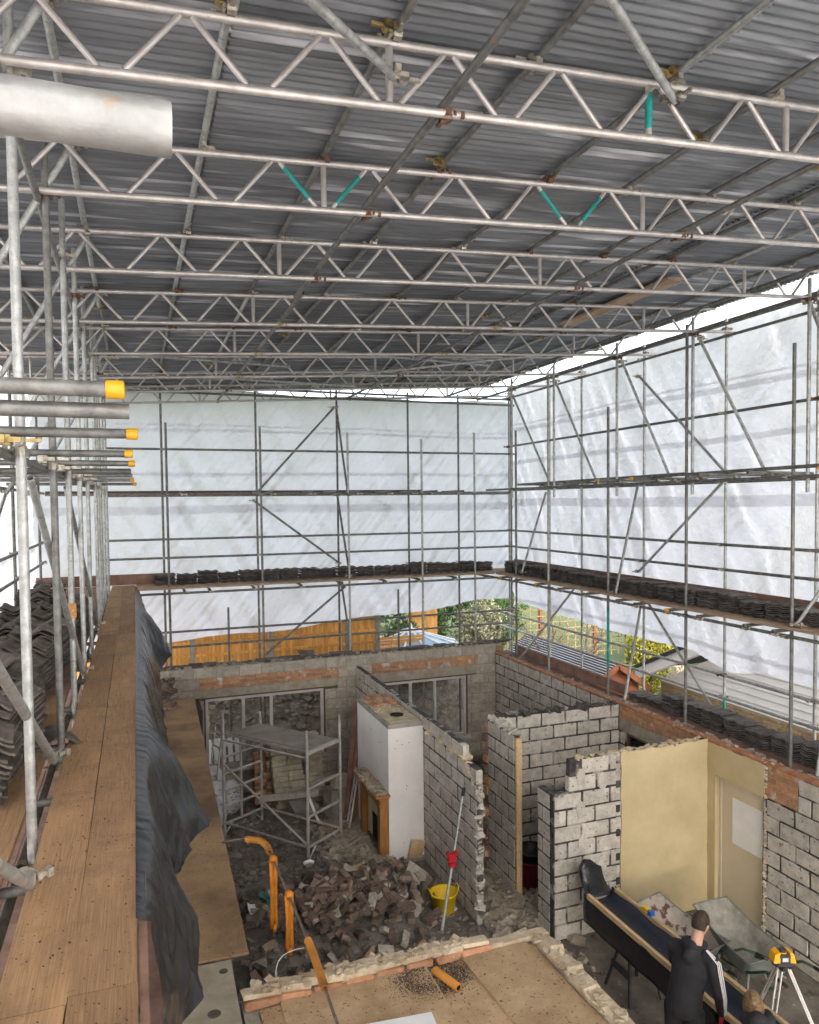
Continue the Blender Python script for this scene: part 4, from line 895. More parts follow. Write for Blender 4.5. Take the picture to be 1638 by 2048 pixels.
def ringpt(rr):
    a = rr.uniform(0, 6.283); r = abs(rr.gauss(.72, .20)) if rr.random() < .8 else rr.uniform(0, 1.5); return (1.98+r*.30*math.cos(a), 5.0+r*.20*math.sin(a)-.03*rr.random(), 2.418+.018*(1.98+r*.30*math.cos(a) < 1.96))
crumbs('spilt_soil', 'ring of dark spilt soil on the chipboard lid', 'soil', ringpt, 7000, .0015, .0065, 'dirt', 50)
crumbs('board_grit', 'fine dark grit scattered over the chipboard lid', 'grit', lambda r: (r.uniform(.75, 2.85), r.uniform(3.8, 5.05), 2.437), 500, .002, .007, 'dirt', 51)
crumbs('walkway_grit', 'dark grit and crumbs scattered on the walkway boards', 'grit', lambda r: (r.uniform(-.48, -.04), 2.0+14*r.random()**1.3, W+.005), 700, .002, .008, 'dirt', 52)

# ------------------------------------------------------------------ roof tile stacks
def tile_mesh(mat, lx, ly, amp, th=.013, nw=2, seg=12):
    v = []; f = []
    for i in range(seg+1):
        u = i/seg; x = (u-.5)*lx; z = amp*math.cos(2*math.pi*nw*u)
        for y in (-ly/2, ly/2): v += [(x, y, z), (x, y, z-th)]
    for i in range(seg):
        a = 4*i; b = a+4; f += [(a, b, b+2, a+2), (a+1, a+3, b+3, b+1), (a, a+1, b+1, b), (a+2, b+2, b+3, a+3)]
    e = 4*seg; f += [(0, 2, 3, 1), (e, e+1, e+3, e+2)]
    return mesh('tile', v, f, mat)
TL = tile_mesh('tile', .40, .34, .010); TLB = tile_mesh('tile_brown', .40, .34, .030, .016, 1.5, 16)
def tile_stack(p, n, rz, label, group, me=TL, pitch=.026, jit=.012, lean=0.0):
    t = thing('tile_stack', label, 'tile stack', p, rz, group); a = 0
    for k in range(n):
        ob('tile', me, t, (R_.uniform(-jit, jit)+lean*k, R_.uniform(-jit, jit), .022+pitch*k+(.016 if me is TLB else 0)), (R_.uniform(-.02, .02), R_.uniform(-.03, .03), R_.uniform(-.03, .03)))
x = .55; k = 0
while x < 8.2:
    tile_stack((x, 16.28+R_.uniform(-.02, .02), W+.002), R_.choice((8, 9, 9, 10)), R_.uniform(-.05, .05), '%s dark tile stack from the sheet corner along the end platform' % ORD[17-k], 'tile stacks on the end platform'); k += 1; x += .43
y = 3.6; k = 0
while y < 15.5:
    tile_stack((8.30+R_.uniform(-.02, .02), y, W+.002), R_.choice((8, 9, 9, 10)), 1.5708+R_.uniform(-.05, .05), '%s dark tile stack from the sheet corner along the upper side platform' % ORD[26-k], 'tile stacks on the upper side platform'); k += 1; y += .455
y = 4.0; k = 0
while y < 10.9:
    tile_stack((8.37+R_.uniform(-.03, .03), y, 2.394), R_.choice((8, 9, 10)) if y < 10.3 else 4, 1.5708+R_.uniform(-.06, .06), '%s dark tile stack from the brown toe board along the lower platform' % ORD[15-k], 'tile stacks on the lower side platform', pitch=.029); k += 1; y += .455
y = 4.75
for k in range(20):
    tile_stack((-.93+R_.uniform(-.05, .05), y, W+.004), R_.choice((8, 10, 12, 11)) if k < 16 else 7, R_.uniform(-.16, .16), 'brown mossy tile pile beside the posts, %s from the end toe board' % ORD[19-k], 'inner row of mossy tile piles', TLB, .036, .022, R_.uniform(-.006, .006))
    tile_stack((-1.36+R_.uniform(-.05, .05), y+.1, W+.004), R_.choice((9, 11, 13, 12)), R_.uniform(-.16, .16), 'brown mossy tile pile next to the side sheet, %s from the end toe board' % ORD[19-k], 'outer row of mossy tile piles', TLB, .036, .022, R_.uniform(-.006, .006)); y += .41 if k != 4 else .62
for (x, y, rz, ry) in ((-.62, 5.75, .3, .12), (-1.0, 6.3, .5, -.25), (-.95, 5.2, .2, .2)):
    o = ob('roof_tile', TLB, None, (x, y, W+.06 if x > -.8 else W+.5), (0, ry, rz)); tag(o, 'single brown wavy roof tile lying askew among the mossy piles' if x < -.8 else 'single brown wavy roof tile overhanging the walkway gap', 'roof tile')

# ------------------------------------------------------------------ rubble on the floor
def heap(x, y):
    d = ((x-2.55)/1.45)**2+((y-10.1)/1.05)**2; h = .34*max(0, 1-d)**.8
    d2 = ((x-3.5)/.75)**2+((y-10.9)/.7)**2; h = max(h, .22*max(0, 1-d2))
    d3 = ((x-3.35)/.8)**2+((y-12.2)/1.1)**2; h = max(h, .13*max(0, 1-d3)); return h
g = G(); n1, n2 = 50, 60
for j in range(n2+1):
    for i in range(n1+1):
        x = .95+3.4*i/n1; y = 8.7+4.8*j/n2; g.v.append((x, y, heap(x, y)*.85-.004+.03*noise.noise(Vector((x*6, y*6, 0)))*(1 if heap(x, y) > .02 else .3)-.012))
for j in range(n2):
    for i in range(n1): a = j*(n1+1)+i; g.f.append((a, a+1, a+n1+2, a+n1+1))
o = g.obj('rubble_mound', 'rub_grey', smooth=True); o['kind'] = 'stuff'; tag(o, 'dusty mound of crushed masonry under the tipped bricks', 'rubble')
RB = block_variants('rubble_brick', .215, .1025, .065, .002, 'loose_brick', 5, .0035)
RB2 = block_variants('block', .215, .1025, .065, .003, 'loose_brick', 2, .005)
rr = random.Random(77); cnt = 0
while cnt < 285:
    x = rr.gauss(2.45, .72); y = rr.gauss(9.95, .55)
    if not (1.05 < x < 4.2 and 8.95 < y < 11.6): continue
    h = heap(x, y)
    me = rr.choice(RB) if rr.random() < .88 else rr.choice(RB2)
    half = rr.random() < .18
    o = ob('loose_brick', me, None, (x, y, h+.05+rr.uniform(0, .10)), (rr.gauss(0, .5), rr.gauss(0, .45), rr.uniform(0, 6.28)), (.55 if half else 1, 1, 1))
    tag(o, 'sooty old brick tipped in the heap on the floor', 'brick', 'loose bricks tipped on the floor heap'); cnt += 1
def rub(name, label, n, fn, s0, s1, mat, seed, asp=(1.3, 1, .6)):
    r = random.Random(seed); g = G()
    for k in range(n):
        p = fn(r); s = s0+(s1-s0)*r.random()**2.2; add_rock(g, (p[0], p[1], p[2]+s*.15), s, r, asp)
    o = g.obj(name, mat); o['kind'] = 'stuff'; tag(o, label, 'rubble'); return o
def rnd_heap(r):
    x = r.uniform(1.0, 4.3); y = r.uniform(8.75, 12.0); return (x, y, heap(x, y))
rub('brick_rubble', 'grey broken brick pieces around the tipped brick heap', 1300, rnd_heap, .02, .08, 'rub_grey', 1)
def rnd_fire(r):
    x = 3.45+r.gauss(0, .30); y = 12.15+r.gauss(0, .6); x = min(x, 3.72); return (x, y, heap(x, y)*.8+.02)
rub('plaster_rubble', 'pale broken plaster pieces heaped before the fireplace', 1300, rnd_fire, .02, .14, 'rub', 2)
rub('floor_rubble', 'broken plaster and stone bits over the floor under the tower', 1500, lambda r: (r.uniform(1.0, 3.7), r.uniform(11.6, 15.2), .0), .012, .11, 'rub_grey', 3)
def rnd_hall(r):
    x = 4.85+r.gauss(0, .33); y = 10.1+r.gauss(0, .95); x = min(max(x, 4.5), 5.9 if y < 9.6 or y > 10.8 else 5.15); return (x, y, .06*max(0, 1-abs(y-9.6)))
rub('hall_rubble', 'pale plaster rubble spread through the gap between the spine wall and bucket', 1700, rnd_hall, .015, .15, 'rub', 4)
rub('nook_rubble', 'plaster rubble scattered in front of the maroon bucket', 700, lambda r: (r.uniform(4.5, 6.2), r.uniform(8.75, 10.0), .0), .015, .10, 'rub', 6)
rub('near_rubble', 'small grey debris on the floor before the low block room', 900, lambda r: (r.uniform(.9, 5.0), r.uniform(7.2, 9.2), .0), .01, .09, 'rub_grey', 7)
rub('floor_grit', 'small grit on the concrete floor around the wheelbarrows', 350, lambda r: (r.uniform(5.0, 7.65), r.uniform(5.0, 8.45), .0), .006, .035, 'rub_grey', 8)
rub('back_room_rubble', 'rubble on the floor of the room behind the cross wall', 500, lambda r: (r.uniform(4.6, 7.6), r.uniform(10.8, 15.1), .0), .02, .12, 'rub_grey', 9)
# bigger named pieces
for (x, y, s, m, lab) in ((3.95, 10.55, .34, 'block', 'large broken block leaning on the spine wall foot'), (3.55, 9.65, .22, 'block', 'flat grey stone fragment by the yellow bucket'), (2.9, 13.9, .5, 'concrete', 'grey concrete slab fragment lying under the tower')):
    g = G(); add_rock(g, (0, 0, s*.2), s, random.Random(int(x*100)), (1.2, .9, .5)); tag(g.obj('stone_fragment', m, None, loc=(x, y, heap(x, y))), lab, 'stone')

# ------------------------------------------------------------------ mobile tower
tw = thing('mobile_tower', 'small aluminium mobile access tower with a grey plywood deck', 'access tower', (2.3, 12.8, 0))
A0, A1, B1, B0 = Vector((1.37, 13.44, 0)), Vector((2.10, 13.88, 0)), Vector((3.24, 12.43, 0)), Vector((2.55, 11.92, 0))
for p, zt in ((A0, 2.12), (A1, 1.95), (B1, 2.15), (B0, 2.10)):
    tube('leg', p, p+Vector((0, 0, zt)), tw, 'alu', .0265)
    g = G(); q = p-tw.location; g.tube([(q.x, q.y, zt), (q.x, q.y, zt+.10)], .019, 8); g.obj('spigot', 'alu', tw)
mid = [A0.lerp(A1, .45), None]
for z in (.22, .52, .82, 1.12, 1.42): tube('rung', A0+Vector((0, 0, z)), A1+Vector((0, 0, z)), tw, 'alu', .0225)
tube('ladder_stile', A0.lerp(A1, .45)+Vector((0, 0, .2)), A0.lerp(A1, .45)+Vector((0, 0, 1.8)), tw, 'alu', .0225)
for z in (.25, .75, 1.22, 1.80): tube('rung', B0+Vector((0, 0, z)), B1+Vector((0, 0, z)), tw, 'alu', .0225)
for a, b, za, zc_ in ((A0, B0, .25, .25), (A1, B1, .25, .25), (A0, B0, 1.30, .28), (A1, B1, .35, 1.22), (A0, B0, 1.74, 1.74)):
    tube('brace', a+Vector((0, 0, za)), b+Vector((0, 0, zc_)), tw, 'alu', .020)
for p, d in ((A0, A1), (B0, B1)):
    tube('knee_brace', p+Vector((0, 0, .02)), p.lerp(d, .25)+Vector((0, 0, .24)), tw, 'alu', .014); tube('knee_brace', d+Vector((0, 0, .02)), d.lerp(p, .25)+Vector((0, 0, .24)), tw, 'alu', .014)
g = G(); e = [A0.lerp(A1, .08), A0.lerp(A1, .95), B1.lerp(B0, .05), B0.lerp(B1, .08)]
g.prism([(p.x-2.3, p.y-12.8) for p in reversed(e)], 1.80, 1.84); dk = g.obj('deck_frame', 'alu', tw)
c = sum(e, Vector())/4; g = G(); g.prism([((c+(p-c)*.96).x-2.3, (c+(p-c)*.96).y-12.8) for p in reversed(e)], 1.841, 1.852); g.obj('deck_board', 'ply_tower', dk)

# stone stack, brick stack, sacks, ladders, planks around the tower
SB = block_variants('stone', .30, .20, .10, .010, 'stone_block', 4)
for (cx_, cy_, nx_, nz, lab) in ((2.75, 14.35, 2, 13, 'leaning stack of buff cut stone blocks beside the red brick stack'), (3.30, 14.45, 1, 13, 'second narrower stack of buff cut stone blocks beside the window jamb')):
    t = thing('stone_stack', lab, 'stone stack', (cx_, cy_, 0), group='stone stacks by the window')
    for k in range(nz):
        for i in range(nx_):
            ob('stone', R_.choice(SB), t, ((i-.5*(nx_-1))*.31-.012*k+R_.uniform(-.015, .015), R_.uniform(-.02, .02), .055+.105*k), (0, 0, R_.uniform(-.06, .06)), (R_.uniform(.9, 1.05), 1.3, .98))
t = thing('brick_stack', 'stack of dark red bricks behind the tower ladder frame', 'brick stack', (2.22, 14.55, 0))
for k in range(15):
    for i in range(3): ob('brick', BRK['brick' if (i+k) % 3 else 'rubble_brick'][R_.randrange(4)], t, ((i-1)*.115+R_.uniform(-.01, .01), R_.uniform(-.02, .02), .035+.07*k), (0, 0, 1.57+R_.uniform(-.05, .05)))
def sack(loc, s, rz, lab, lean=0):
    g = G(); n, m = 14, 10
    for j in range(m+1):
        v_ = j/m; 
        for i in range(n):
            a = 6.2832*i/n; pr2 = math.sin(math.pi*min(max(v_*.96+.02, 0), 1))**.35
            x = .24*s*pr2*math.copysign(abs(math.cos(a))**.7, math.cos(a)); y = .13*s*pr2*math.copysign(abs(math.sin(a))**.8, math.sin(a)); z = .72*s*v_
            d = 1+.10*noise.noise(Vector((x*9, y*9, z*7+loc[0]*5))); g.v.append((x*d, y*d+lean*v_*v_, z))
    for j in range(m):
        for i in range(n): q = (i+1) % n; g.f.append((j*n+i, j*n+q, (j+1)*n+q, (j+1)*n+i))
    g.f += [tuple(reversed(range(n))), tuple(m*n+i for i in range(n))]
    o = g.obj('plastic_sack', 'sack', None, True, loc, (0, 0, rz)); tag(o, lab, 'sack', 'printed sacks by the window')
    for k in range(16):
        b = G(); vx = R_.uniform(-.16, .16)*s; vz = R_.uniform(.1, .6)*s; y = -.135*s; b.box(vx-.03, vx+.03, y-.02+lean*(vz/.72/s)**2, y-.017+lean*(vz/.72/s)**2, vz, vz+.012); b.obj('print_mark', 'sack_print', o)
for i, (x, y, z, s, rz) in enumerate(((1.28, 14.2, 0, 1.0, .2), (1.25, 14.75, 0, 1.15, -.1), (1.62, 14.4, 0, .85, .5), (1.35, 13.9, .0, .75, 1.0))):
    sack((x, y, z), s, rz, ('white printed plastic sack standing at the chipboard strip edge', 'tall white printed sack leaning under the window sill', 'crumpled grey printed sack behind the tower ladder frame', 'small white printed sack at the tower leg')[i], .08)
def ladder(name, label, a, b, wv, n, mat='alu', r=.014):
    a = Vector(a); b = Vector(b); w_ = Vector(wv); t = thing(name, label, 'ladder', a)
    tube('stile', a-w_, b-w_, t, mat, r*1.3); tube('stile', a+w_, b+w_, t, mat, r*1.3)
    for k in range(n): q = a.lerp(b, (k+.7)/n); tube('rung', q-w_, q+w_, t, mat, r)
    return t
ladder('stepladder', 'grey aluminium stepladder standing before the left window', (1.20, 14.55, 0), (1.45, 14.95, 1.5), (.05, -.16, 0), 6)
ladder('stepladder', 'thin aluminium ladder section leaning beside the fireplace', (3.42, 12.70, 0), (3.70, 12.95, 1.05), (.02, .13, 0), 5)
for i, (a, b, w_) in enumerate((((3.55, 13.25, 0), (3.92, 13.7, 2.1), .09), ((3.62, 13.45, 0), (4.05, 13.75, 1.95), .12), ((3.7, 13.75, 0), (4.2, 14.1, 2.0), .10), ((3.72, 13.20, 0), (3.95, 13.30, 1.55), .15))):
    a = Vector(a); b = Vector(b); d = b-a; g = G(); q = d.to_track_quat('Z', 'Y').to_matrix().to_4x4(); q.translation = d/2; g.obox(q, w_, .03, d.length)
    tag(g.obj('timber_plank', 'board' if i % 2 else 'board_red', None, loc=a), ('tall brown plank leaning behind the chimney breast', 'reddish plank leaning second behind the chimney breast', 'brown plank leaning farthest behind the chimney breast', 'short wide board leaning on the chimney breast side')[i], 'plank')
g = G(); g.box(-.55, .55, -.03, .03, 0, .10); o = g.obj('spirit_level', 'alu', None, loc=(2.55, 13.5, .48), rot=(0, -.10, -.35)); tag(o, 'long aluminium level bar propped under the tower', 'level bar')
g = G(); g.box(-.022, .022, -.02, .02, 0, .62); o = g.obj('white_batten', 'white_paint', None, loc=(3.05, 13.25, .02), rot=(.1, -.35, 0)); tag(o, 'short white batten leaning under the tower', 'batten')
g = G(); g.box(-.16, .16, -.09, .09, 0, .22); o = g.obj('stone_block', 'stone', None, loc=(3.52, 13.55, .55), rot=(0, .1, .3)); tag(o, 'drilled buff block perched near the leaning planks', 'stone block')
g = G(); g.box(-.2, .2, -.15, .15, 0, .55); o = g.obj('stone_slab', 'concrete', None, loc=(3.45, 13.55, 0), rot=(0, .02, .3)); tag(o, 'upright grey slab under the drilled buff block', 'stone slab')
g = G(); g.box(-.03, .03, -.45, .45, 0, 2.1); o = g.obj('dark_panel', 'black_metal', None, loc=(1.02, 14.65, 0), rot=(0, .02, 0)); tag(o, 'tall dark panel standing against the left window jamb', 'panel')
# pale panel leaning at chimney foot
g = G(); g.box(-.12, .12, -.012, .012, 0, .30); tag(g.obj('chipboard_offcut', 'chip', None, loc=(4.16, 11.22, .12), rot=(.15, .2, 0)), 'chipboard offcut leaning on the chimney breast foot', 'offcut')
g = G(); g.box(-.3, .3, -.03, .03, 0, .05); tag(g.obj('timber_batten', 'pine', None, loc=(3.35, 11.2, .16), rot=(0, .05, .45)), 'pale batten lying across the rubble by the fireplace', 'batten')

# ------------------------------------------------------------------ buckets, prop, shovel
def bucket(name, label, loc, r0, r1, h, mat, inner, handles=False):
    t = thing(name, label, 'bucket', loc)
    g = G(); g.lathe([(.001, 0), (r0, 0), (r1, h), (r1+.012, h), (r1+.012, h-.02), (r1+.003, h-.02), (r0+.003, -.0), (r0, -.001)], 28); g.obj('tub', mat, t, True)
    g = G(); g.lathe([(r1-.006, h-.012), (r0-.004, .02), (.001, .02)], 28); g.obj('inside', inner, t, True)
    if handles:
        for s in (-1, 1):
            g = G(); g.tube([(s*(r1+.004), -.07, h-.01), (s*(r1+.03), -.05, h+.06), (s*(r1+.03), .05, h+.06), (s*(r1+.004), .07, h-.01)], .010, 8); g.obj('handle', mat, t, True)
    return t
bucket('rubble_bucket', 'yellow flexible tub with handles beside the spine wall', (4.05, 9.74, 0), .14, .19, .31, 'yellow', 'yellow', True)
g = G(); add_rock(g, (0, 0, 0), .12, random.Random(3)); add_rock(g, (.06, .05, 0), .1, random.Random(4)); tag(g.obj('plaster_lumps', 'rub', None, loc=(4.05, 9.74, .10)), 'plaster lumps lying in the yellow tub', 'plaster')
t = bucket('dustbin', 'maroon bin topped with a black bucket in the block nook', (5.62, 9.98, 0), .19, .235, .42, 'maroon', 'hole')
g = G(); g.lathe([(.20, .30), (.245, .425), (.25, .56), (.262, .56), (.262, .545), (.25, .54)], 28); g.lathe([(.246, .555), (.20, .36), (.001, .36)], 28); tag(g.obj('black_bucket', 'black_plastic', None, True, (5.62, 9.98, 0)), 'black bucket nested in the maroon bin', 'bucket')
pp = thing('prop_pole', 'telescopic grey support pole with red clamp leaning on the spine wall', 'support pole', (3.84, 9.31, 0))
pa0, pa1 = Vector((3.84, 9.31, 0)), Vector((4.33, 9.62, 1.82)); um = pa0.lerp(pa1, .45)
tube('lower_tube', pa0, um, pp, 'galv', .022); tube('upper_tube', um, pa1, pp, 'galv', .017); tube('rubber_foot', pa1-(pa1-pa0)*.055, pa1+(pa1-pa0)*.005, pp, 'black_metal', .026)
g = G(); q = um-pp.location; g.box(q.x-.055, q.x+.055, q.y-.03, q.y+.03, q.z+.06, q.z+.17); g.box(q.x-.075, q.x-.035, q.y-.035, q.y+.035, q.z+.15, q.z+.20); g.box(q.x+.035, q.x+.085, q.y-.035, q.y+.035, q.z+.15, q.z+.20); g.box(q.x-.04, q.x+.04, q.y-.045, q.y+.045, q.z-.01, q.z+.05); g.obj('clamp', 'red', pp)
g = G(); g.box(q.x+.06, q.x+.10, q.y-.01, q.y+.01, q.z-.12, q.z+.08); g.obj('lever', 'laser_g', pp)
g = G(); n = 9
for j in range(n+1):
    for i in range(n+1):
        u = i/n-.5; v_ = j/n-.5; g.v.append((u*.32*(1-.25*max(0, v_)), v_*.38, .05*(4*u*u)+.02*math.cos(v_*5)))
for j in range(n):
    for i in range(n): a = j*(n+1)+i; g.f.append((a, a+1, a+n+2, a+n+1))
sh = thing('shovel', 'black plastic shovel lying behind the low block room', 'shovel', (3.15, 7.15, .55)); bl = g.obj('blade', 'black_plastic', sh, True, rot=(.5, .1, -.9)); bl.modifiers.new('s', 'SOLIDIFY').thickness = .006
tube('shaft', (3.22, 7.0, .52), (2.75, 6.2, .02), sh, 'black_metal', .016)

# ------------------------------------------------------------------ rod, sleeves and straps over the open room
rp = [(1.152, 4.2, 2.52), (1.158, 5.0, 2.57), (1.164, 5.35, 2.585), (1.144, 6.11, 2.62), (1.118, 7.1, 2.63), (1.08, 7.22, 2.64), (.92, 7.42, 2.60), (.75, 7.60, 2.515)]
g = G(); g.tube(rp, .011, 8); rod = g.obj('steel_rod', 'rod', None, True); tag(rod, 'thin brown rod with orange sleeves spanning from the lid to the chipboard strip', 'rod')
def along(pts, d0, d1, n):
    P_ = [Vector(p) for p in pts]; ls = [0]
    for a, b in zip(P_, P_[1:]): ls.append(ls[-1]+(b-a).length)
    out = []
    for k in range(n+1):
        d = d0+(d1-d0)*k/n
        for i in range(len(ls)-1):
            if d <= ls[i+1] or i == len(ls)-2: out.append(P_[i].lerp(P_[i+1], min(1, (d-ls[i])/(ls[i+1]-ls[i])))); break
    return out
def sleeve(pts, r, parent):
    g = G(); g.tube(pts, r, 14, cap=False); g.tube(pts, r*.55, 14, cap=False)
    k = len(pts)
    g.f += [(j, (j+1) % 14, k*14+(j+1) % 14, k*14+j) for j in range(14)]; e = (k-1)*14
    g.f += [(e+j, k*14+e+j, k*14+e+(j+1) % 14, e+(j+1) % 14) for j in range(14)]
    return g.obj('foam_sleeve', 'orange', parent, True)
sleeve(along(rp, .74, 1.30, 6), .030, rod); sleeve(along(rp, 2.78, 3.22, 8), .032, rod)
g = G(); g.tube([(0, 0, 0), (.085, -.24, -.003)], .03, 14, cap=False); g.tube([(0, 0, 0), (.085, -.24, -.003)], .018, 14, cap=False); g.f += [(14+j, 14+(j+1) % 14, 28+14+(j+1) % 14, 28+14+j) for j in range(14)]
tag(g.obj('foam_sleeve', 'orange', None, True, (2.0, 4.99, 2.468)), 'loose orange foam sleeve lying across the spilt soil', 'foam sleeve')
for i, (d, L_) in enumerate(((2.62, .66), (1.95, .50))):
    p = along(rp, d, d, 1)[0]; g = G()
    for s in (-1, 1):
        v = []
        for k in range(9): z = -L_*k/8; wv = .004*math.sin(k*.7+s); v += [(wv+s*.02-.018, s*.012, z+.012), (wv+s*.02+.018, s*.012+.01, z+.012)]
        g.add(v, [(2*k, 2*k+1, 2*k+3, 2*k+2) for k in range(8)])
    g.tube([(0, -.04, .0), (0, 0, .016), (0, .04, 0)], .03, 8); g.tube([(0, 0, -L_-.02), (0, 0, -L_+.04)], .022, 8)
    o = g.obj('hanging_strap', 'strap', None, True, p); o.modifiers.new('s', 'SOLIDIFY').thickness = .004; tag(o, ('longer orange strap loop hanging by the bent rod sleeve', 'shorter orange strap loop hanging nearer the chipboard lid')[i], 'strap')
g = G(); g.tube([(.88, 5.25, 2.45), (.875, 5.27, 2.50), (.88, 5.29, 2.55), (.90, 5.32, 2.59), (.94, 5.34, 2.615), (.99, 5.36, 2.62), (1.05, 5.38, 2.615), (1.11, 5.40, 2.60)], .0035, 6); tag(g.obj('white_cable', 'upvc', None, True), 'short loop of white cable rising from the brick edge', 'cable')
g = G(); g.tube([(0, 0, 0), (.1, .02, .02), (.16, -.02, 0)], .028, 8); tag(g.obj('roll_of_wire', 'white_paint', None, True, (2.35, 11.35, .28)), 'small white plastic piece on the bricks under the tower', 'plastic piece')
g = G(); v = []
for j in range(7):
    for i in range(7): v.append((i*.05-.15, j*.05-.15, .06*noise.noise(Vector((i*.6, j*.6, 2)))+.05))
g.add(v, [(j*7+i, j*7+i+1, j*7+i+8, j*7+i+7) for j in range(6) for i in range(6)])
tag(g.obj('plastic_bag', 'sack', None, True, (1.45, 10.25, .22), (.5, .4, .3)), 'crumpled pale plastic bag among the tipped bricks', 'plastic bag')
tag(g.obj('plastic_bag', 'teal', None, True, (1.62, 10.45, .26), (.4, .5, .9)), 'teal plastic scrap among the tipped bricks', 'plastic scrap'); D.objects[-1] if False else None

# ------------------------------------------------------------------ lined trough on trestles
tr = thing('mixing_trough', 'black lined timber trough running past the standing worker', 'trough', (5.52, 6.5, 0))
TX0, TX1, TYA, TYB, TZ = 5.30, 5.72, 4.75, 7.95, .86
for x in (TX0, TX1): 
    g = G(); g.box(x-.022-5.52, x+.022-5.52, TYA-6.5, TYB-6.5, TZ, TZ+.06); g.obj('timber_rail', 'pine', tr)
for nm, prof, mt in (('plastic_liner', [(-.186, .05), (-.17, .0), (-.11, -.07), (0, -.095), (.11, -.07), (.17, .0), (.186, .05)], 'navy_film'), ('outer_skirt', [(-.236, .045), (-.240, -.05), (-.247, -.15), (-.242, -.25), (-.235, -.33)], 'black_film'), ('outer_skirt', [(.236, .045), (.242, -.06), (.246, -.15)], 'black_film')):
    g = G(); m = 60; k = len(prof)
    for j in range(m+1):
        y = TYA-.05+(TYB-TYA+.12)*j/m
        for q, (px, pz) in enumerate(prof):
            w1 = .010*noise.noise(Vector((px*8, y*3, 1)))*(0 if q == 0 or (nm == 'plastic_liner' and q == k-1) else 1)
            g.v.append((px+w1, y-6.5, TZ+pz+.008*noise.noise(Vector((px*6, y*4, 7)))+(.03*noise.noise(Vector((y*2, 3, 3))) if nm == 'outer_skirt' and q == k-1 else 0)))
    for j in range(m):
        for i in range(k-1): a = j*k+i; g.f.append((a, a+1, a+k+1, a+k))
    o = g.obj(nm, mt, tr, True); o.modifiers.new('s', 'SOLIDIFY').thickness = .003
g = G(); v = []
for j in range(6):
    t = j/5
    for (u, h) in ((-.20, .06), (-.12, .12), (.0, .10), (.12, .03), (.20, .0)): v.append((u*(1-.15*t), TYB-6.5+.02+.26*math.sin(t*1.5), TZ-.02+h*t*1.2+.24*t*t))
g.add(v, [(j*5+i, j*5+i+1, j*5+i+6, j*5+i+5) for j in range(5) for i in range(4)]); o = g.obj('liner_flap', 'black_film', tr, True); o.modifiers.new('s', 'SOLIDIFY').thickness = .004
g = G(); g.box(-.12, .12, TYA-6.5+.1, TYB-6.5-.1, TZ-.150, TZ-.125); g.obj('base_board', 'pine', tr)
def trestle(y, lab):
    t = thing('trestle', lab, 'trestle', (5.5, y, 0), group='black trestles under the trough'); tp = TZ-.17
    for sx in (-1, 1):
        for sy in (-1, 1):
            g = G(); g.tube([(sx*.12*1.9, sy*.24, 0), (sx*.10, sy*.06, tp)], .020, 4); g.obj('leg', 'black_metal', t)
    for sx in (-1, 1): 
        g = G(); q0 = Vector((sx*.18, -.16, .32)); q1 = Vector((sx*.18, .16, .32)); g.box(sx*.18-.015, sx*.18+.015, -.17, .17, .28, .36); g.obj('shelf_rail', 'black_metal', t)
    for sy in (-1, 1):
        g = G(); g.tube([(-.15, sy*.13, .5), (.15, sy*.13, .5)], .012, 4); g.obj('spreader', 'black_metal', t)
    g = G(); g.box(-.20, .20, -.07, .07, tp, tp+.019); g.obj('top', 'black_metal', t)
trestle(7.30, 'black folding trestle under the lined trough end by the block pier'); trestle(5.55, 'black folding trestle under the trough beside the worker')
g = G(); g.box(-.03, .03, -.05, .05, 0, .05); tag(g.obj('yellow_tool', 'yellow', None, loc=(5.725, 7.35, TZ+.060)), 'small yellow tool clipped on the trough rail', 'tool')
g = G(); g.box(-.03, .03, -.03, .03, 0, .05); tag(g.obj('blue_tool', 'blue_plastic', None, loc=(5.725, 7.26, TZ+.060)), 'small blue tool beside the yellow one on the trough rail', 'tool')

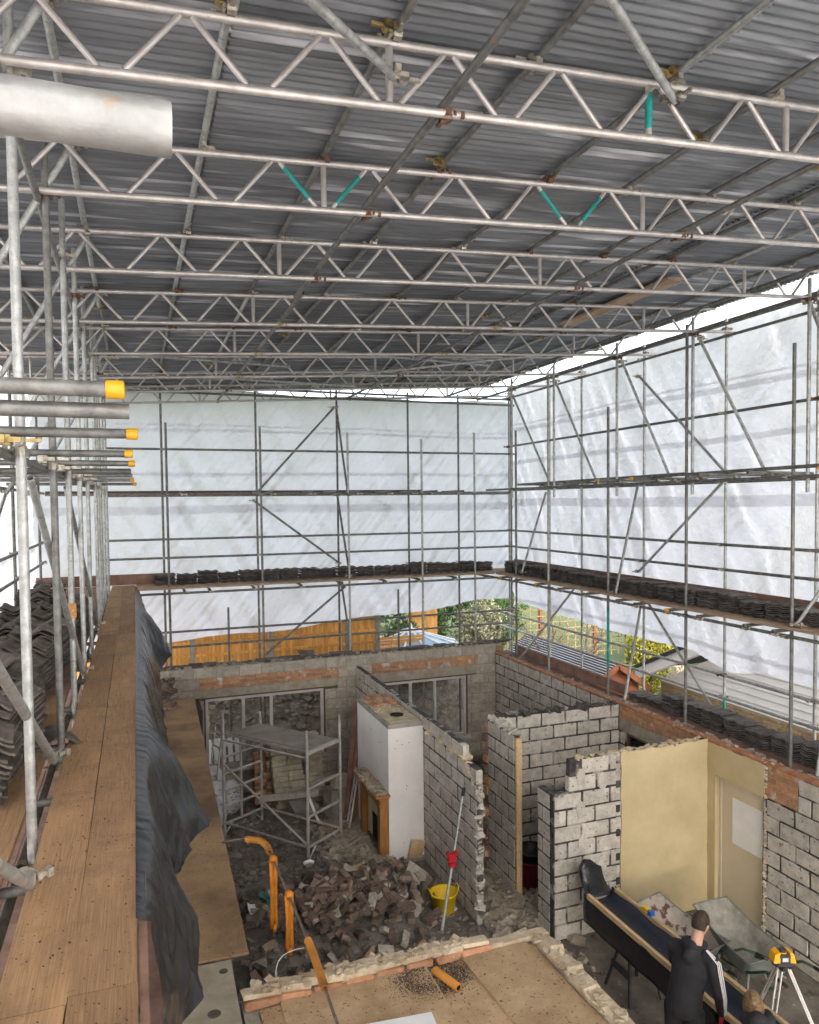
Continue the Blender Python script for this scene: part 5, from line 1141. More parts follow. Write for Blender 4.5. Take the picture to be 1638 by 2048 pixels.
# ------------------------------------------------------------------ wheelbarrows
def barrow(label, loc, rz, tray_m, out_m, mud):
    t = thing('wheelbarrow', label, 'wheelbarrow', loc, rz)
    def surf(off):
        g = G(); n, m = 22, 16
        for i in range(n+1):
            u = i/n
            for j in range(m+1):
                v_ = 2*j/m-1
                x = -.42+.98*u; hw = .32-.05*u; zr = .56+.19*u*u
                side = 1-abs(v_)**4.5; lon = min(1, (u/.16)) if u < .16 else (1 if u < .42 else max(0, 1-((u-.42)/.58)**1.15)); lon = lon*lon*(3-2*lon) if u < .16 else lon
                dep = (zr-.27)*side*lon
                sq = 1-.10*abs(v_)**8*(1 if u in (0, 1) else 0)
                g.v.append((x*sq, v_*hw*(1-.22*(dep/max(zr-.27, .01))*0), zr-dep-off))
        for i in range(n):
            for j in range(m): a = i*(m+1)+j; q = (a, a+m+1, a+m+2, a+1); g.f.append(q if off == 0 else tuple(reversed(q)))
        return g
    surf(0).obj('tray', tray_m, t, True); surf(.007).obj('tray_underside', out_m, t, True)
    rim = [(-.42, -.30, .563), (-.42, .30, .563)]; g = G()
    pts = [(-.42+.98*k/12, -(.32-.05*k/12), .563+.19*(k/12)**2) for k in range(13)]+[(.565, 0, .755)]+[(-.42+.98*k/12, (.32-.05*k/12), .563+.19*(k/12)**2) for k in range(12, -1, -1)]+[(-.425, 0, .563), (-.42, -.32, .563)]
    g.tube(pts, .010, 6); g.obj('rim', out_m, t, True)
    for s in (-1, 1):
        g = G(); g.tube([(.52, s*.05, .20), (.10, s*.17, .265), (-.35, s*.24, .40), (-.62, s*.27, .58), (-.78, s*.28, .60)], .016, 8); g.obj('handle', 'green_steel', t, True)
        g = G(); g.tube([(-.78, s*.28, .60), (-.92, s*.285, .60)], .021, 8); g.obj('grip', 'black_plastic', t, True)
        g = G(); g.tube([(-.02, s*.20, .29), (-.18, s*.23, .06), (-.24, s*.23, .016), (-.30, s*.23, .06), (-.33, s*.235, .39)], .016, 8); g.obj('leg', out_m, t, True)
    g = G(); g.tube([(-.24, -.23, .03), (-.24, .23, .03)], .012, 6); g.obj('leg_brace', 'green_steel', t, True)
    g = G(); n = 22; 
    for i in range(n):
        a = 6.2832*i/n
        for j in range(8): b = 6.2832*j/8; r = .145+.042*math.cos(b); g.v.append((.52+r*math.cos(a), .045*math.sin(b), .19+r*math.sin(a)))
    for i in range(n):
        for j in range(8): g.f.append((i*8+j, i*8+(j+1) % 8, ((i+1) % n)*8+(j+1) % 8, ((i+1) % n)*8+j))
    wh = g.obj('wheel', 'rubber', t, True); g = G(); g.tube([(.52, -.03, .19), (.52, .03, .19)], .10, 14); g.obj('rim', 'green_steel', wh)
    if mud:
        r = random.Random(3); g = G()
        for k in range(60): add_rock(g, (r.gauss(-.12, .08), r.gauss(0, .07), .315+abs(r.gauss(0, .02))), r.uniform(.02, .07), r, (1.2, 1, .6))
        o = g.obj('mortar_residue', 'rub', t); o['kind'] = 'stuff'
barrow('rusty wheelbarrow with lumps of mortar behind the lined trough', (6.25, 7.30, 0), math.radians(104), 'barrow_rust', 'barrow_green', True)
barrow('grey mortar caked wheelbarrow beside the cream door', (6.84, 6.95, 0), math.radians(90), 'barrow', 'barrow_green', False)

# ------------------------------------------------------------------ laser level on tripod
ls = thing('laser_level', 'yellow and grey rotating laser level on the tripod', 'laser level', (6.26, 5.82, 1.06), math.radians(-20))
def cham(g, x0, x1, y0, y1, z0, z1, c):
    pts = [(x0+c, y0), (x1-c, y0), (x1, y0+c), (x1, y1-c), (x1-c, y1), (x0+c, y1), (x0, y1-c), (x0, y0+c)]; g.prism(pts, z0, z1)
g = G(); cham(g, -.105, .105, -.075, .075, 0, .035, .03); g.obj('base', 'laser_g', ls); g = G(); cham(g, -.085, .085, -.065, .065, .035, .115, .03); g.obj('housing', 'laser_g', ls)
for s in (-1, 1):
    g = G(); g.add([(s*.055, -.07, .03), (s*.118, -.06, .03), (s*.118, .06, .03), (s*.055, .07, .03), (s*.05, -.06, .14), (s*.098, -.05, .118), (s*.098, .05, .118), (s*.05, .06, .14)], [(0, 1, 2, 3), (4, 7, 6, 5), (0, 4, 5, 1), (1, 5, 6, 2), (2, 6, 7, 3), (3, 7, 4, 0)]); g.obj('bumper', 'laser_y', ls)
g = G(); g.lathe([(.035, .115), (.035, .15), (.028, .155), (.001, .155)], 16); g.obj('rotor_head', 'laser_g', ls); g = G(); g.lathe([(.040, .116), (.040, .124), (.036, .124)], 16); g.obj('rotor_ring', 'laser_y', ls)
g = G(); g.box(-.03, .03, -.0675, -.066, .05, .09); g.obj('display', 'sack', ls)
tp = thing('tripod', 'aluminium surveying tripod carrying the laser level', 'tripod', (6.26, 5.82, 0))
g = G(); g.box(-.07, .07, -.07, .07, 1.02, 1.058); g.obj('head_plate', 'black_metal', tp)
for a in (-62, 62+20, 195+10):
    d = Vector((math.cos(math.radians(a)), math.sin(math.radians(a)), 0)); s_ = Vector((-d.y, d.x, 0)); top = d*.06+Vector((0, 0, 1.03)); md = d*.34+Vector((0, 0, .42)); ft = d*.52
    g = G(); [g.tube([top+s_*k*.022, md+s_*k*.022], .010, 6) for k in (-1, 1)]; lg = g.obj('leg', 'alu', tp); g = G(); g.tube([md-(md-top)*.2, ft+Vector((0, 0, .0))], .011, 6); g.obj('lower_section', 'alu', lg)
    g = G(); q = Matrix.Translation(md); g.obox(q, .05, .07, .05); g.obj('clamp', 'black_metal', lg); g = G(); g.tube([ft+Vector((0, 0, .07)), ft], .018, 8); g.obj('foot', 'black_metal', lg)

# ------------------------------------------------------------------ people
def etube(g, pts, rr2, side=(1, 0, 0), n=14):
    pts = [Vector(p) for p in pts]; side = Vector(side); k0 = len(g.v)
    for i, p in enumerate(pts):
        d = (pts[min(i+1, len(pts)-1)]-pts[max(i-1, 0)]).normalized(); a = (side-d*side.dot(d)); a = a.normalized() if a.length > .05 else d.orthogonal().normalized(); b = d.cross(a)
        r = rr2[i]; r = r if isinstance(r, tuple) else (r, r)
        for j in range(n):
            t = 2*math.pi*j/n; g.v.append(tuple(p+a*math.cos(t)*r[0]+b*math.sin(t)*r[1]))
    for i in range(len(pts)-1):
        for j in range(n): q = (j+1) % n; g.f.append((k0+i*n+j, k0+i*n+q, k0+(i+1)*n+q, k0+(i+1)*n+j))
    g.f.append(tuple(k0+j for j in reversed(range(n)))); e = k0+(len(pts)-1)*n; g.f.append(tuple(e+j for j in range(n)))
def ball(g, c, r, n=12):
    if not isinstance(r, tuple): r = (r, r, r)
    k0 = len(g.v); m = 8
    g.v.append((c[0], c[1], c[2]+r[2]))
    for j in range(1, m):
        for i in range(n): ph = math.pi*j/m; a = 6.2832*i/n; g.v.append((c[0]+r[0]*math.sin(ph)*math.cos(a), c[1]+r[1]*math.sin(ph)*math.sin(a), c[2]+r[2]*math.cos(ph)))
    g.v.append((c[0], c[1], c[2]-r[2])); L_ = len(g.v)-1
    for i in range(n):
        q = (i+1) % n; g.f.append((k0, k0+1+i, k0+1+q)); g.f.append((L_, k0+1+(m-2)*n+q, k0+1+(m-2)*n+i))
        for j in range(m-2): g.f.append((k0+1+j*n+i, k0+1+(j+1)*n+i, k0+1+(j+1)*n+q, k0+1+j*n+q))
def blob(g, name, mat, parent, vox=.014, sm=6):
    o = g.obj(name, mat, parent); r = o.modifiers.new('remesh', 'REMESH'); r.mode = 'VOXEL'; r.voxel_size = vox; r.use_smooth_shade = True
    q = o.modifiers.new('smooth', 'SMOOTH'); q.factor = .5; q.iterations = sm; return o
def hand(parent, w_, d, side, mat):
    w_ = Vector(w_); d = Vector(d).normalized(); s = Vector(side); s = (s-d*s.dot(d)).normalized(); nn = d.cross(s); g = G()
    etube(g, [w_-d*.03, w_+d*.01, w_+d*.05, w_+d*.09], [(.034, .026), (.036, .022), (.045, .018), (.044, .015)], s)
    for off, L_ in ((-.033, .062), (-.011, .078), (.011, .074), (.033, .058)):
        a = w_+d*.08+s*off; etube(g, [a, a+d*L_*.45+nn*.010, a+d*L_*.8+nn*.030, a+d*L_+nn*.05], [.0115, .0108, .010, .008], s, 8)
    a = w_+d*.02+s*.03; etube(g, [a, a+d*.03+s*.03+nn*.012, a+d*.065+s*.036+nn*.026], [.015, .012, .010], nn, 8)
    return blob(g, 'glove', mat, parent, .0045, 3)
def head_geo(g, Mx):
    n, m = 24, 18; k0 = len(g.v)
    for j in range(m+1):
        ph = math.pi*(.02+.96*j/m)
        for i in range(n):
            a = 6.2832*i/n; x = math.sin(ph)*math.cos(a); y = math.sin(ph)*math.sin(a); z = math.cos(ph)
            X = x*.076*(1-.20*max(0, -z)); Y = y*.097*(1-.10*max(0, -z)); Z = z*.118
            if z < -.2 and y < 0: Y *= .75
            if y > .7 and -.3 < z < .15 and abs(x) < .3: Y += .026*(1-abs(x)/.3)*max(0, 1-abs(z+.14)/.26)
            if y > .6 and .04 < z < .28 and .15 < abs(x) < .65: Y -= .008
            if y > .5 and -.66 < z < -.48 and abs(x) < .4: Y += .005
            g.v.append(tuple(Mx @ Vector((X, Y, Z))))
    for j in range(m):
        for i in range(n): q = (i+1) % n; g.f.append((k0+j*n+i, k0+(j+1)*n+i, k0+(j+1)*n+q, k0+j*n+q))
    g.f.append(tuple(k0+i for i in range(n))); e = k0+m*n; g.f.append(tuple(e+i for i in reversed(range(n))))
    for s in (-1, 1):
        p = [Mx @ Vector((s*.072, -.012, -.025)), Mx @ Vector((s*.086, -.014, .0)), Mx @ Vector((s*.085, -.016, .022))]; etube(g, p, [(.010, .008), (.017, .009), (.012, .007)], Mx.to_3x3() @ Vector((0, 1, 0)), 8)
def head_parts(parent, Mx, hairm, long=False):
    for s in (-1, 1):
        g = G(); ball(g, Mx @ Vector((s*.030, .086, .012)), .009, 8); g.obj('eye', 'white_paint', parent, True)
    g = G(); etube(g, [Mx @ Vector((-.022, .088, -.062)), Mx @ Vector((0, .094, -.063)), Mx @ Vector((.022, .088, -.062))], [.003, .005, .003], (0, 0, 1), 6); g.obj('mouth', 'maroon', parent, True)
    g = G(); n, m = 56, 24
    for j in range(m+1):
        for i in range(n):
            a = 6.2832*i/n; y0 = math.sin(a)
            lim = math.pi*((.63 if y0 < .15 else .63-.36*min(1, (y0-.15)/.6)) if not long else (.80 if y0 < .45 else .42))
            if not long and abs(y0+.1) < .22: lim = math.pi*.50
            ph = lim*j/m; x = math.sin(ph)*math.cos(a); y = math.sin(ph)*y0; z = math.cos(ph)
            st = noise.noise(Vector((a*7, z*1.2, 1))); k = 1.085+.03*noise.noise(Vector((x*9, y*9, z*6)))-.05*(j/m)**6+(.10+.09*st*(j/m) if long else .012*noise.noise(Vector((a*16, z*3, 2))))
            g.v.append(tuple(Mx @ Vector((x*.077*k, y*.098*k-.003, z*.120*k+.005))))
    for j in range(m):
        for i in range(n): q = (i+1) % n; g.f.append((j*n+i, (j+1)*n+i, (j+1)*n+q, j*n+q))
    g.obj('hair', hairm, parent, True)
# standing worker, body turned half right, leaning over the trough
yawB = math.radians(-60); RB_ = Matrix.Rotation(yawB, 3, 'Z'); sd_ = RB_ @ Vector((1, 0, 0)); fw_ = RB_ @ Vector((0, 1, 0))
p1 = thing('person', 'standing worker in black striped tracksuit top and red gloves over the trough', 'person', (4.99, 5.82, 0))
def bp(x, y, z): v = sd_*x+fw_*y; return Vector((v.x, v.y, z))
hipP, wst, chs, shd, nkb, nkt = bp(0, 0, .95), bp(.01, .02, 1.08), bp(.04, .07, 1.28), bp(.06, .11, 1.44), bp(.065, .135, 1.50), bp(.075, .175, 1.60)
sR, eR, wR = bp(.25, .08, 1.415), bp(.33, .05, 1.13), bp(.32, .14, .88); sL, eL, wL = bp(-.13, .12, 1.415), bp(-.20, .28, 1.17), bp(-.02, .46, 1.02)
Mh = Matrix.Translation(bp(.085, .21, 1.675)) @ Matrix.Rotation(yawB+math.radians(-8), 4, 'Z') @ Matrix.Rotation(math.radians(-22), 4, 'X')
legs = [(bp(-.095, 0, .90), bp(-.11, .04, .50), bp(-.12, -.02, .09)), (bp(.095, 0, .90), bp(.12, .03, .50), bp(.15, -.06, .09))]
g = G(); etube(g, [hipP, wst, chs, shd], [(.13, .09), (.12, .085), (.14, .095), (.13, .075)], sd_); etube(g, [shd, nkb, nkt, nkt+Vector((0, 0, .04))], [(.07, .06), (.060, .060), (.055, .058), (.05, .055)], sd_)
for a in ((sR, eR, wR), (sL, eL, wL)): etube(g, [shd, *a], [.05, .05, .040, .030])
for l in legs: etube(g, [hipP, *l, l[2]+fw_*.12], [.07, .08, .055, .04, .035])
head_geo(g, Mh); bd = blob(g, 'body', 'skin', p1, .007, 4); head_parts(p1, Mh, 'hair')
g = G(); etube(g, [bp(0, 0, .84), bp(0, 0, .92), wst, bp(.025, .045, 1.18), chs, bp(.055, .10, 1.40), shd, nkb+Vector((0, 0, .005))], [(.165, .125), (.178, .135), (.165, .120), (.172, .125), (.192, .132), (.185, .115), (.13, .09), (.078, .078)], sd_, 20)
for a in ((sR, eR, wR), (sL, eL, wL)):
    s0 = shd.lerp(a[0], .5); etube(g, [s0, a[0], a[0].lerp(a[1], .5), a[1], a[1].lerp(a[2], .55), a[1].lerp(a[2], .93)], [.08, .082, .072, .064, .056, .044])
# hood rolled on the shoulders
for k in range(9):
    a0 = math.radians(160+220*k/8-90-20); a1 = math.radians(160+220*(k+1)/8-90-20)
    q0 = nkb+sd_*.085*math.cos(a0)+fw_*(.095*math.sin(a0)-.02)+Vector((0, 0, .012-.03*math.sin(a0))); ball(g, q0, (.050, .050, .046))
ball(g, nkb-fw_*.125+Vector((0, 0, -.055)), (.10, .07, .085))
top = blob(g, 'tracksuit_top', 'hoodie', p1, .011, 5)
for k in (-1, 0, 1):
    g = G(); pts = []
    for t in range(15):
        u = t/14; q = shd.lerp(sR, .55+u*3.5*.45) if u < .1286 else (sR.lerp(eR, (u-.1286)/.43) if u < .5586 else eR.lerp(wR, min(.9, (u-.5586)/.4414*.9)))
        rad = (.090 if u < .2 else .086-.042*(u-.2)/.8); dirn = (sd_*.80-fw_*(.52-.26*k)).normalized()
        if u < .2: dirn = (dirn*(.35+u*3)+Vector((0, 0, 1-u*4.6))).normalized()
        pts.append(q+dirn*rad)
    g.tube(pts, .0055, 4); g.obj('sleeve_stripe', 'stripe', p1)
g = G(); etube(g, [bp(0, 0, 1.0), bp(0, 0, .86)], [(.15, .115), (.165, .125)], sd_)
for l in legs: etube(g, [bp(0, 0, .88).lerp(l[0], .9), l[0], l[0].lerp(l[1], .5), l[1], l[1].lerp(l[2], .5), l[2]+Vector((0, 0, .02))], [.10, .105, .098, .085, .080, .078])
blob(g, 'trousers', 'trouser', p1, .012, 5)
for l in legs: g = G(); etube(g, [l[2]+Vector((0, 0, .06)), l[2]-Vector((0, 0, .02))], [.055, .058]); etube(g, [l[2]-fw_*.07-Vector((0, 0, .045)), l[2]+fw_*.05-Vector((0, 0, .04)), l[2]+fw_*.18-Vector((0, 0, .05))], [(.05, .045), (.052, .05), (.045, .036)], sd_); blob(g, 'boot', 'black_plastic', p1, .010, 3)
hand(p1, wR, (-.05, .10, -1), fw_, 'glove'); hand(p1, wL, sd_*.5+fw_*.5-Vector((0, 0, .7)), (0, .5, .5), 'glove')
# second worker bending at the trough end
p2 = thing('person', 'bending worker with dark blond hair and black hood at the trough end', 'person', (5.06, 4.66, 0))
hp2, c2_, s2_, n2_ = Vector((0, 0, .90)), Vector((.04, .20, 1.06)), Vector((.08, .34, 1.16)), Vector((.11, .42, 1.21))
Mh2 = Matrix.Translation((.15, .50, 1.265)) @ Matrix.Rotation(math.radians(-35), 4, 'Z') @ Matrix.Rotation(math.radians(-42), 4, 'X')
arms2 = [(Vector((.25, .28, 1.12)), Vector((.34, .42, .98)), Vector((.36, .62, .95))), (Vector((-.10, .36, 1.12)), Vector((-.08, .52, .98)), Vector((.10, .66, .95)))]
legs2 = [(Vector((-.10, -.02, .86)), Vector((-.11, .03, .48)), Vector((-.11, -.04, .09))), (Vector((.10, -.02, .86)), Vector((.11, .03, .48)), Vector((.11, -.04, .09)))]
g = G(); etube(g, [hp2, c2_, s2_, n2_, Vector((.135, .46, 1.235))], [(.12, .09), (.13, .09), (.11, .08), (.058, .058), (.055, .055)])
for a in arms2: etube(g, [s2_, *a], [.05, .05, .04, .03])
for l in legs2: etube(g, [hp2, *l, l[2]+Vector((0, .12, 0))], [.07, .08, .055, .04, .035])
head_geo(g, Mh2); blob(g, 'body', 'skin', p2, .007, 4); head_parts(p2, Mh2, 'hair_blond', True)
g = G(); etube(g, [Vector((0, -.02, .82)), hp2, c2_, s2_, n2_], [(.17, .13), (.172, .13), (.18, .13), (.155, .11), (.085, .085)])
for a in arms2: etube(g, [s2_.lerp(a[0], .4), a[0], a[1], a[1].lerp(a[2], .93)], [.08, .08, .062, .044])
for k in range(9):
    a0 = math.radians(160+24*k); ball(g, n2_+Vector((.105*math.cos(a0), .10*math.sin(a0), .03)), .055)
ball(g, n2_+Vector((-.07, -.07, .04)), (.10, .09, .10))
blob(g, 'hooded_top', 'hoodie', p2, .012, 5)
g = G(); etube(g, [Vector((0, 0, .96)), Vector((0, 0, .84))], [(.145, .115), (.16, .125)])
for l in legs2: etube(g, [l[0]+Vector((0, 0, .02)), l[0], l[1], l[2]+Vector((0, 0, .02))], [.10, .105, .085, .078])
blob(g, 'trousers', 'trouser', p2, .012, 5)
for l in legs2: g = G(); etube(g, [l[2]+Vector((0, 0, .06)), l[2]-Vector((0, 0, .02))], [.055, .058]); etube(g, [l[2]+Vector((0, -.07, -.045)), l[2]+Vector((0, .05, -.04)), l[2]+Vector((0, .18, -.05))], [(.05, .045), (.052, .05), (.045, .036)]); blob(g, 'boot', 'black_plastic', p2, .010, 3)
for a in arms2: hand(p2, a[2], (.1, .8, -.4), (1, 0, 0), 'glove')

# ------------------------------------------------------------------ garden beyond
fn = thing('timber_fence', 'orange vertical board fence with concrete posts beyond the end wall', 'fence', (3, 18.45, 1.2))
for x in (-2.55, -.67, 1.21, 3.10, 5.05, 5.86):
    wbox(fn, 'post', 'concrete', x-.055, x+.055, 18.40, 18.50, 1.0, 3.05)
for (a, b) in ((-2.49, -.73), (-.61, 1.15), (1.27, 3.04), (3.16, 4.99), (5.11, 5.80)):
    for z in (1.5, 2.27, 2.58, 2.95): wbox(fn, 'rail', 'fence', a, b, 18.405, 18.445, z, z+.06)
    x = a; k = 0
    while x < b-.02:
        w_ = min(.098, b-x); o = wbox(fn, 'board', 'fence', x+.001, x+w_-.003, 18.446+.010*(k % 2), 18.458+.010*(k % 2), 1.25, 3.0+R_.uniform(-.005, .005)); x += w_; k += 1
# low woven fence panel and plain panel beside
f2 = thing('woven_fence_panel', 'low brown woven fence panel between the orange fence and shrubs', 'fence panel', (6.5, 18.9, 1.2))
for k in range(12): wbox(f2, 'slat', 'fence', 5.95, 7.3, 18.88+.015*(k % 2), 18.89+.015*(k % 2), 1.3+.085*k, 1.375+.085*k)
for x in (6.4, 6.85): wbox(f2, 'upright', 'fence', x, x+.03, 18.86, 18.875, 1.3, 2.32)
f3 = thing('timber_gate', 'small brown board gate behind the glazed roof lantern', 'gate', (8.0, 20.6, 1.2))
for k in range(9): wbox(f3, 'board', 'fence', 7.5+.105*k, 7.6+.105*k, 20.6, 20.615, 1.3, 2.95)
for z in (1.7, 2.5): wbox(f3, 'rail', 'fence', 7.5, 8.45, 20.57, 20.598, z, z+.07)
# glazed lantern
lt = thing('roof_lantern', 'white framed conical glass roof lantern with finial beyond the end wall', 'roof lantern', (7.22, 19.6, 1.27))
g = G(); n = 12; ring = []
for (r, z) in ((1.35, 1.86-1.2), (.24, 2.20-1.2)): ring.append([(r*math.cos(6.2832*i/n), r*math.sin(6.2832*i/n), z) for i in range(n)])
for i in range(n):
    q = (i+1) % n; gg = G(); a, b, c_, d = (Vector(ring[0][i]), Vector(ring[0][q]), Vector(ring[1][q]), Vector(ring[1][i])); up = Vector((0, 0, -.02)); gg.add([a, b, c_, d, a+up, b+up, c_+up, d+up], [(0, 1, 2, 3), (7, 6, 5, 4), (0, 4, 5, 1), (1, 5, 6, 2), (2, 6, 7, 3), (3, 7, 4, 0)]); gg.obj('glazing', 'lantern_glass', lt)
    gg = G(); gg.tube([a+Vector((0, 0, .015)), d+Vector((0, 0, .015))], .028, 6); gg.obj('glazing_bar', 'cladding', lt)
g = G(); g.lathe([(.001, .99), (.27, .99), (.29, 1.03), (.27, 1.07), (.12, 1.10), (.05, 1.12), (.04, 1.2), (.001, 1.27)], 18); g.obj('finial_cap', 'cladding', lt, True)
g = G(); g.lathe([(1.33, -.1), (1.33, .64), (1.38, .66), (1.36, .68)], 24); g.obj('base_wall', 'cladding', lt)
# shrubs and trees: many small leaf faces
def leaves(g, c, rad, n, s, rr, hollow=.45, squash=1):
    for k in range(n):
        while True:
            p = Vector((rr.uniform(-1, 1), rr.uniform(-1, 1), rr.uniform(-1, 1)))
            L_ = p.length
            if L_ > 1 or L_ < hollow*rr.random(): continue
            nn = noise.noise(Vector((p.x*2.3+c[0], p.y*2.3+c[1], p.z*2.3)))
            if L_ > .78+.38*nn or noise.noise(Vector((p.x*5+c[0], p.y*5, p.z*5+7))) < -.22: continue
            break
        q = Vector((c[0]+p.x*rad[0], c[1]+p.y*rad[1], c[2]+p.z*rad[2])); a = Vector((rr.uniform(-1, 1), rr.uniform(-1, 1), rr.uniform(-.6, 1))).normalized(); b = a.orthogonal().normalized(); c2 = a.cross(b); sz = s*rr.uniform(.6, 1.3)
        g.add([q-b*sz, q+c2*sz*.5, q+b*sz, q-c2*sz*.5], [(0, 1, 2, 3)])
def shrub(name, label, cat, base, rad, n, s, mat, seed, stem=True, group=None):
    rr = random.Random(seed); t = thing(name, label, cat, base, group=group); g = G(); leaves(g, (0, 0, rad[2]*1.02), rad, n, s, rr); g.obj('foliage', mat, t)
    g = G()
    for k in range(5): a = 6.28*k/5; g.tube([(0, 0, -.1), (.3*rad[0]*math.cos(a), .3*rad[1]*math.sin(a), rad[2]*.6), (.6*rad[0]*math.cos(a), .6*rad[1]*math.sin(a), rad[2]*1.3)], .03, 5, radii=[.05, .03, .01])
    g.obj('stem', 'bark', t); return t
shrub('variegated_shrub', 'rounded cream variegated shrub near the sheet corner', 'shrub', (10.3, 21.5, .95), (1.05, .9, .98), 4200, .055, 'leaf_var', 1)
shrub('laurel_shrub', 'bright green leafy shrub beside the variegated shrub', 'shrub', (8.75, 21.9, 1.1), (.75, .7, .85), 2400, .06, 'leaf', 2)
shrub('ivy_bush', 'yellow green ivy bush above the woven fence panel', 'shrub', (7.1, 19.9, 1.5), (.75, .5, .55), 1800, .05, 'leaf', 3)
shrub('hedge_bush', 'dark hedge bush right of the variegated shrub', 'shrub', (11.6, 22.6, .9), (1.2, .8, 1.1), 3000, .06, 'leaf', 4)
shrub('tall_hedge', 'tall dark hedge far behind the trellis', 'hedge', (10.5, 27, .6), (5.0, 1.2, 1.9), 7000, .10, 'leaf_dark', 5)
shrub('tall_hedge', 'dark hedge mass behind the yellow conifer', 'hedge', (19, 21.5, .2), (3.6, 1.6, 1.4), 6000, .10, 'leaf_dark', 6)
shrub('golden_conifer', 'dense golden yellow conifer beyond the striped shed roof', 'conifer', (14.0, 17.9, .1), (.85, .8, 1.25), 6500, .05, 'leaf_yellow', 7)
shrub('crimson_shrub', 'small crimson shrub beside the striped shed roof', 'shrub', (10.9, 17.3, .5), (.35, .35, .33), 900, .035, 'leaf_red', 8)
shrub('brown_shrub', 'twiggy brown shrub between the conifer and bungalow', 'shrub', (13.9, 16.4, -.2), (.75, .6, .85), 2200, .04, 'leaf_brown', 9)
shrub('low_green_plant', 'low fresh green plant at the trellis foot', 'shrub', (12.6, 19.0, .4), (.6, .4, .35), 1200, .04, 'leaf', 10)
def bare_tree(label, base, h, seed, lean):
    rr = random.Random(seed); t = thing('bare_tree', label, 'tree', base); trunk = G(); twigs = G()
    def grow(g, p, d, L_, r, depth):
        n = 4; pts = [p]; rad = [r]
        for k in range(n): d = (d+Vector((rr.uniform(-.28, .28), rr.uniform(-.28, .28), rr.uniform(-.1, .22)))).normalized(); pts.append(pts[-1]+d*L_/n); rad.append(r*(1-.45*(k+1)/n))
        g.tube(pts, r, 7 if depth < 2 else 4, radii=rad)
        if depth < 4:
            for k in range(3 if depth < 3 else 4):
                q = pts[rr.randrange(2, n+1)]; dd = (d+Vector((rr.uniform(-1, 1), rr.uniform(-1, 1), rr.uniform(-.3, .8)))).normalized(); grow(trunk if depth < 1 else twigs, q, dd, L_*rr.uniform(.5, .75), rad[-1]*.75, depth+1)
    grow(trunk, Vector((0, 0, -.1)), Vector(lean).normalized(), h, .10, 0)
    trunk.obj('trunk', 'bark', t, True); tw_ = twigs.obj('branches', 'bark', t)
    g = G(); leaves(g, (lean[0]*h, lean[1]*h, h*1.0), (1.3, 1.0, .8), 900, .025, rr, 0); g.obj('buds', 'leaf_brown', t)
bare_tree('leaning bare apple tree seen between the corner posts', (11.2, 17.9, .6), 1.25, 4, (-.45, .25, .9)); bare_tree('second bare tree with forked mossy trunk by the trellis', (12.6, 19.6, .4), 1.3, 9, (.15, .1, .95))
# trellis
tl = thing('trellis', 'square timber trellis panels behind the bare trees', 'trellis', (13, 22.4, .3))
for i in range(22): x = 10.8+.30*i; wbox(tl, 'upright', 'trellis', x, x+.035, 22.40, 22.415, .4, 2.25)
for i in range(8): z = .55+.23*i; wbox(tl, 'slat', 'trellis', 10.75, 17.3, 22.380, 22.395, z, z+.035)
for x in (10.8, 13.0, 15.2, 17.3): wbox(tl, 'post', 'shed', x, x+.1, 22.42, 22.52, .2, 2.5)
# striped shed
sh2 = thing('garden_shed', 'red-brown garden shed, white roof with dark bands for its shadows', 'shed', (11.5, 16.5, -.4))
AP, EL, ER, YS0, YS1 = (10.62, 2.04), (10.0, 1.66), (11.42, 1.46), 14.75, 19.0
g = G(); b = sh2.location; poly = [(EL[0]+.1, -.4), (ER[0]-.1, -.4), (ER[0]-.1, ER[1]), (AP[0], AP[1]-.03), (EL[0]+.1, EL[1])]
slab_y(sh2, 'wall', 'shed', poly, YS0+.1, YS1-.1)
for k in range(15):
    z = -.35+.15*k; zt_ = z+.14; xl = EL[0]+.1 if zt_ < EL[1] else EL[0]+.1+(AP[0]-EL[0]-.1)*min(1, (zt_-EL[1])/(AP[1]-.03-EL[1])); xr = ER[0]-.1 if zt_ < ER[1] else ER[0]-.1-(ER[0]-.1-AP[0])*min(1, (zt_-ER[1])/(AP[1]-.03-ER[1]))
    if xr-xl > .05: wbox(sh2, 'cladding_board', 'shed', xl, xr, YS0+.078, YS0+.097, z, zt_)
for (e, nm) in ((EL, 0), (ER, 1)):
    d = Vector((AP[0]-e[0], 0, AP[1]-e[1])); L_ = d.length; d.normalize(); nrm = Vector((-d.z, 0, d.x)) if nm == 0 else Vector((d.z, 0, -d.x))
    g = G(); p0 = Vector((e[0], 0, e[1])); 
    a0 = p0-d*.12; a1 = Vector((AP[0], 0, AP[1]+.0))
    vv = [(q.x-b[0], y-b[1], q.z-b[2]) for y in (YS0-.1, YS1) for q in (a0, a1, a1+Vector((0, 0, .03)), a0+Vector((0, 0, .03)))]
    g.add(vv, [(0, 1, 2, 3), (7, 6, 5, 4), (0, 4, 5, 1), (1, 5, 6, 2), (2, 6, 7, 3), (3, 7, 4, 0)]); g.obj('roof', 'cladding', sh2)
    nst = 11  # dark bands put the shadow stripes of a corrugated roof into colour
    for k in range(nst):
        q = a0.lerp(a1, (k+.3)/nst)+Vector((0, 0, .05)); g = G(); M4 = Matrix.Translation((q.x-b[0], (YS0+YS1)/2-.05-b[1], q.z-b[2])) @ Matrix.Rotation(-math.atan2(d.z, d.x), 4, 'Y'); g.obox(M4, L_/nst*.50, YS1-YS0+.1, .02); g.obj('shadow_band', 'roof_and_shadow', sh2)
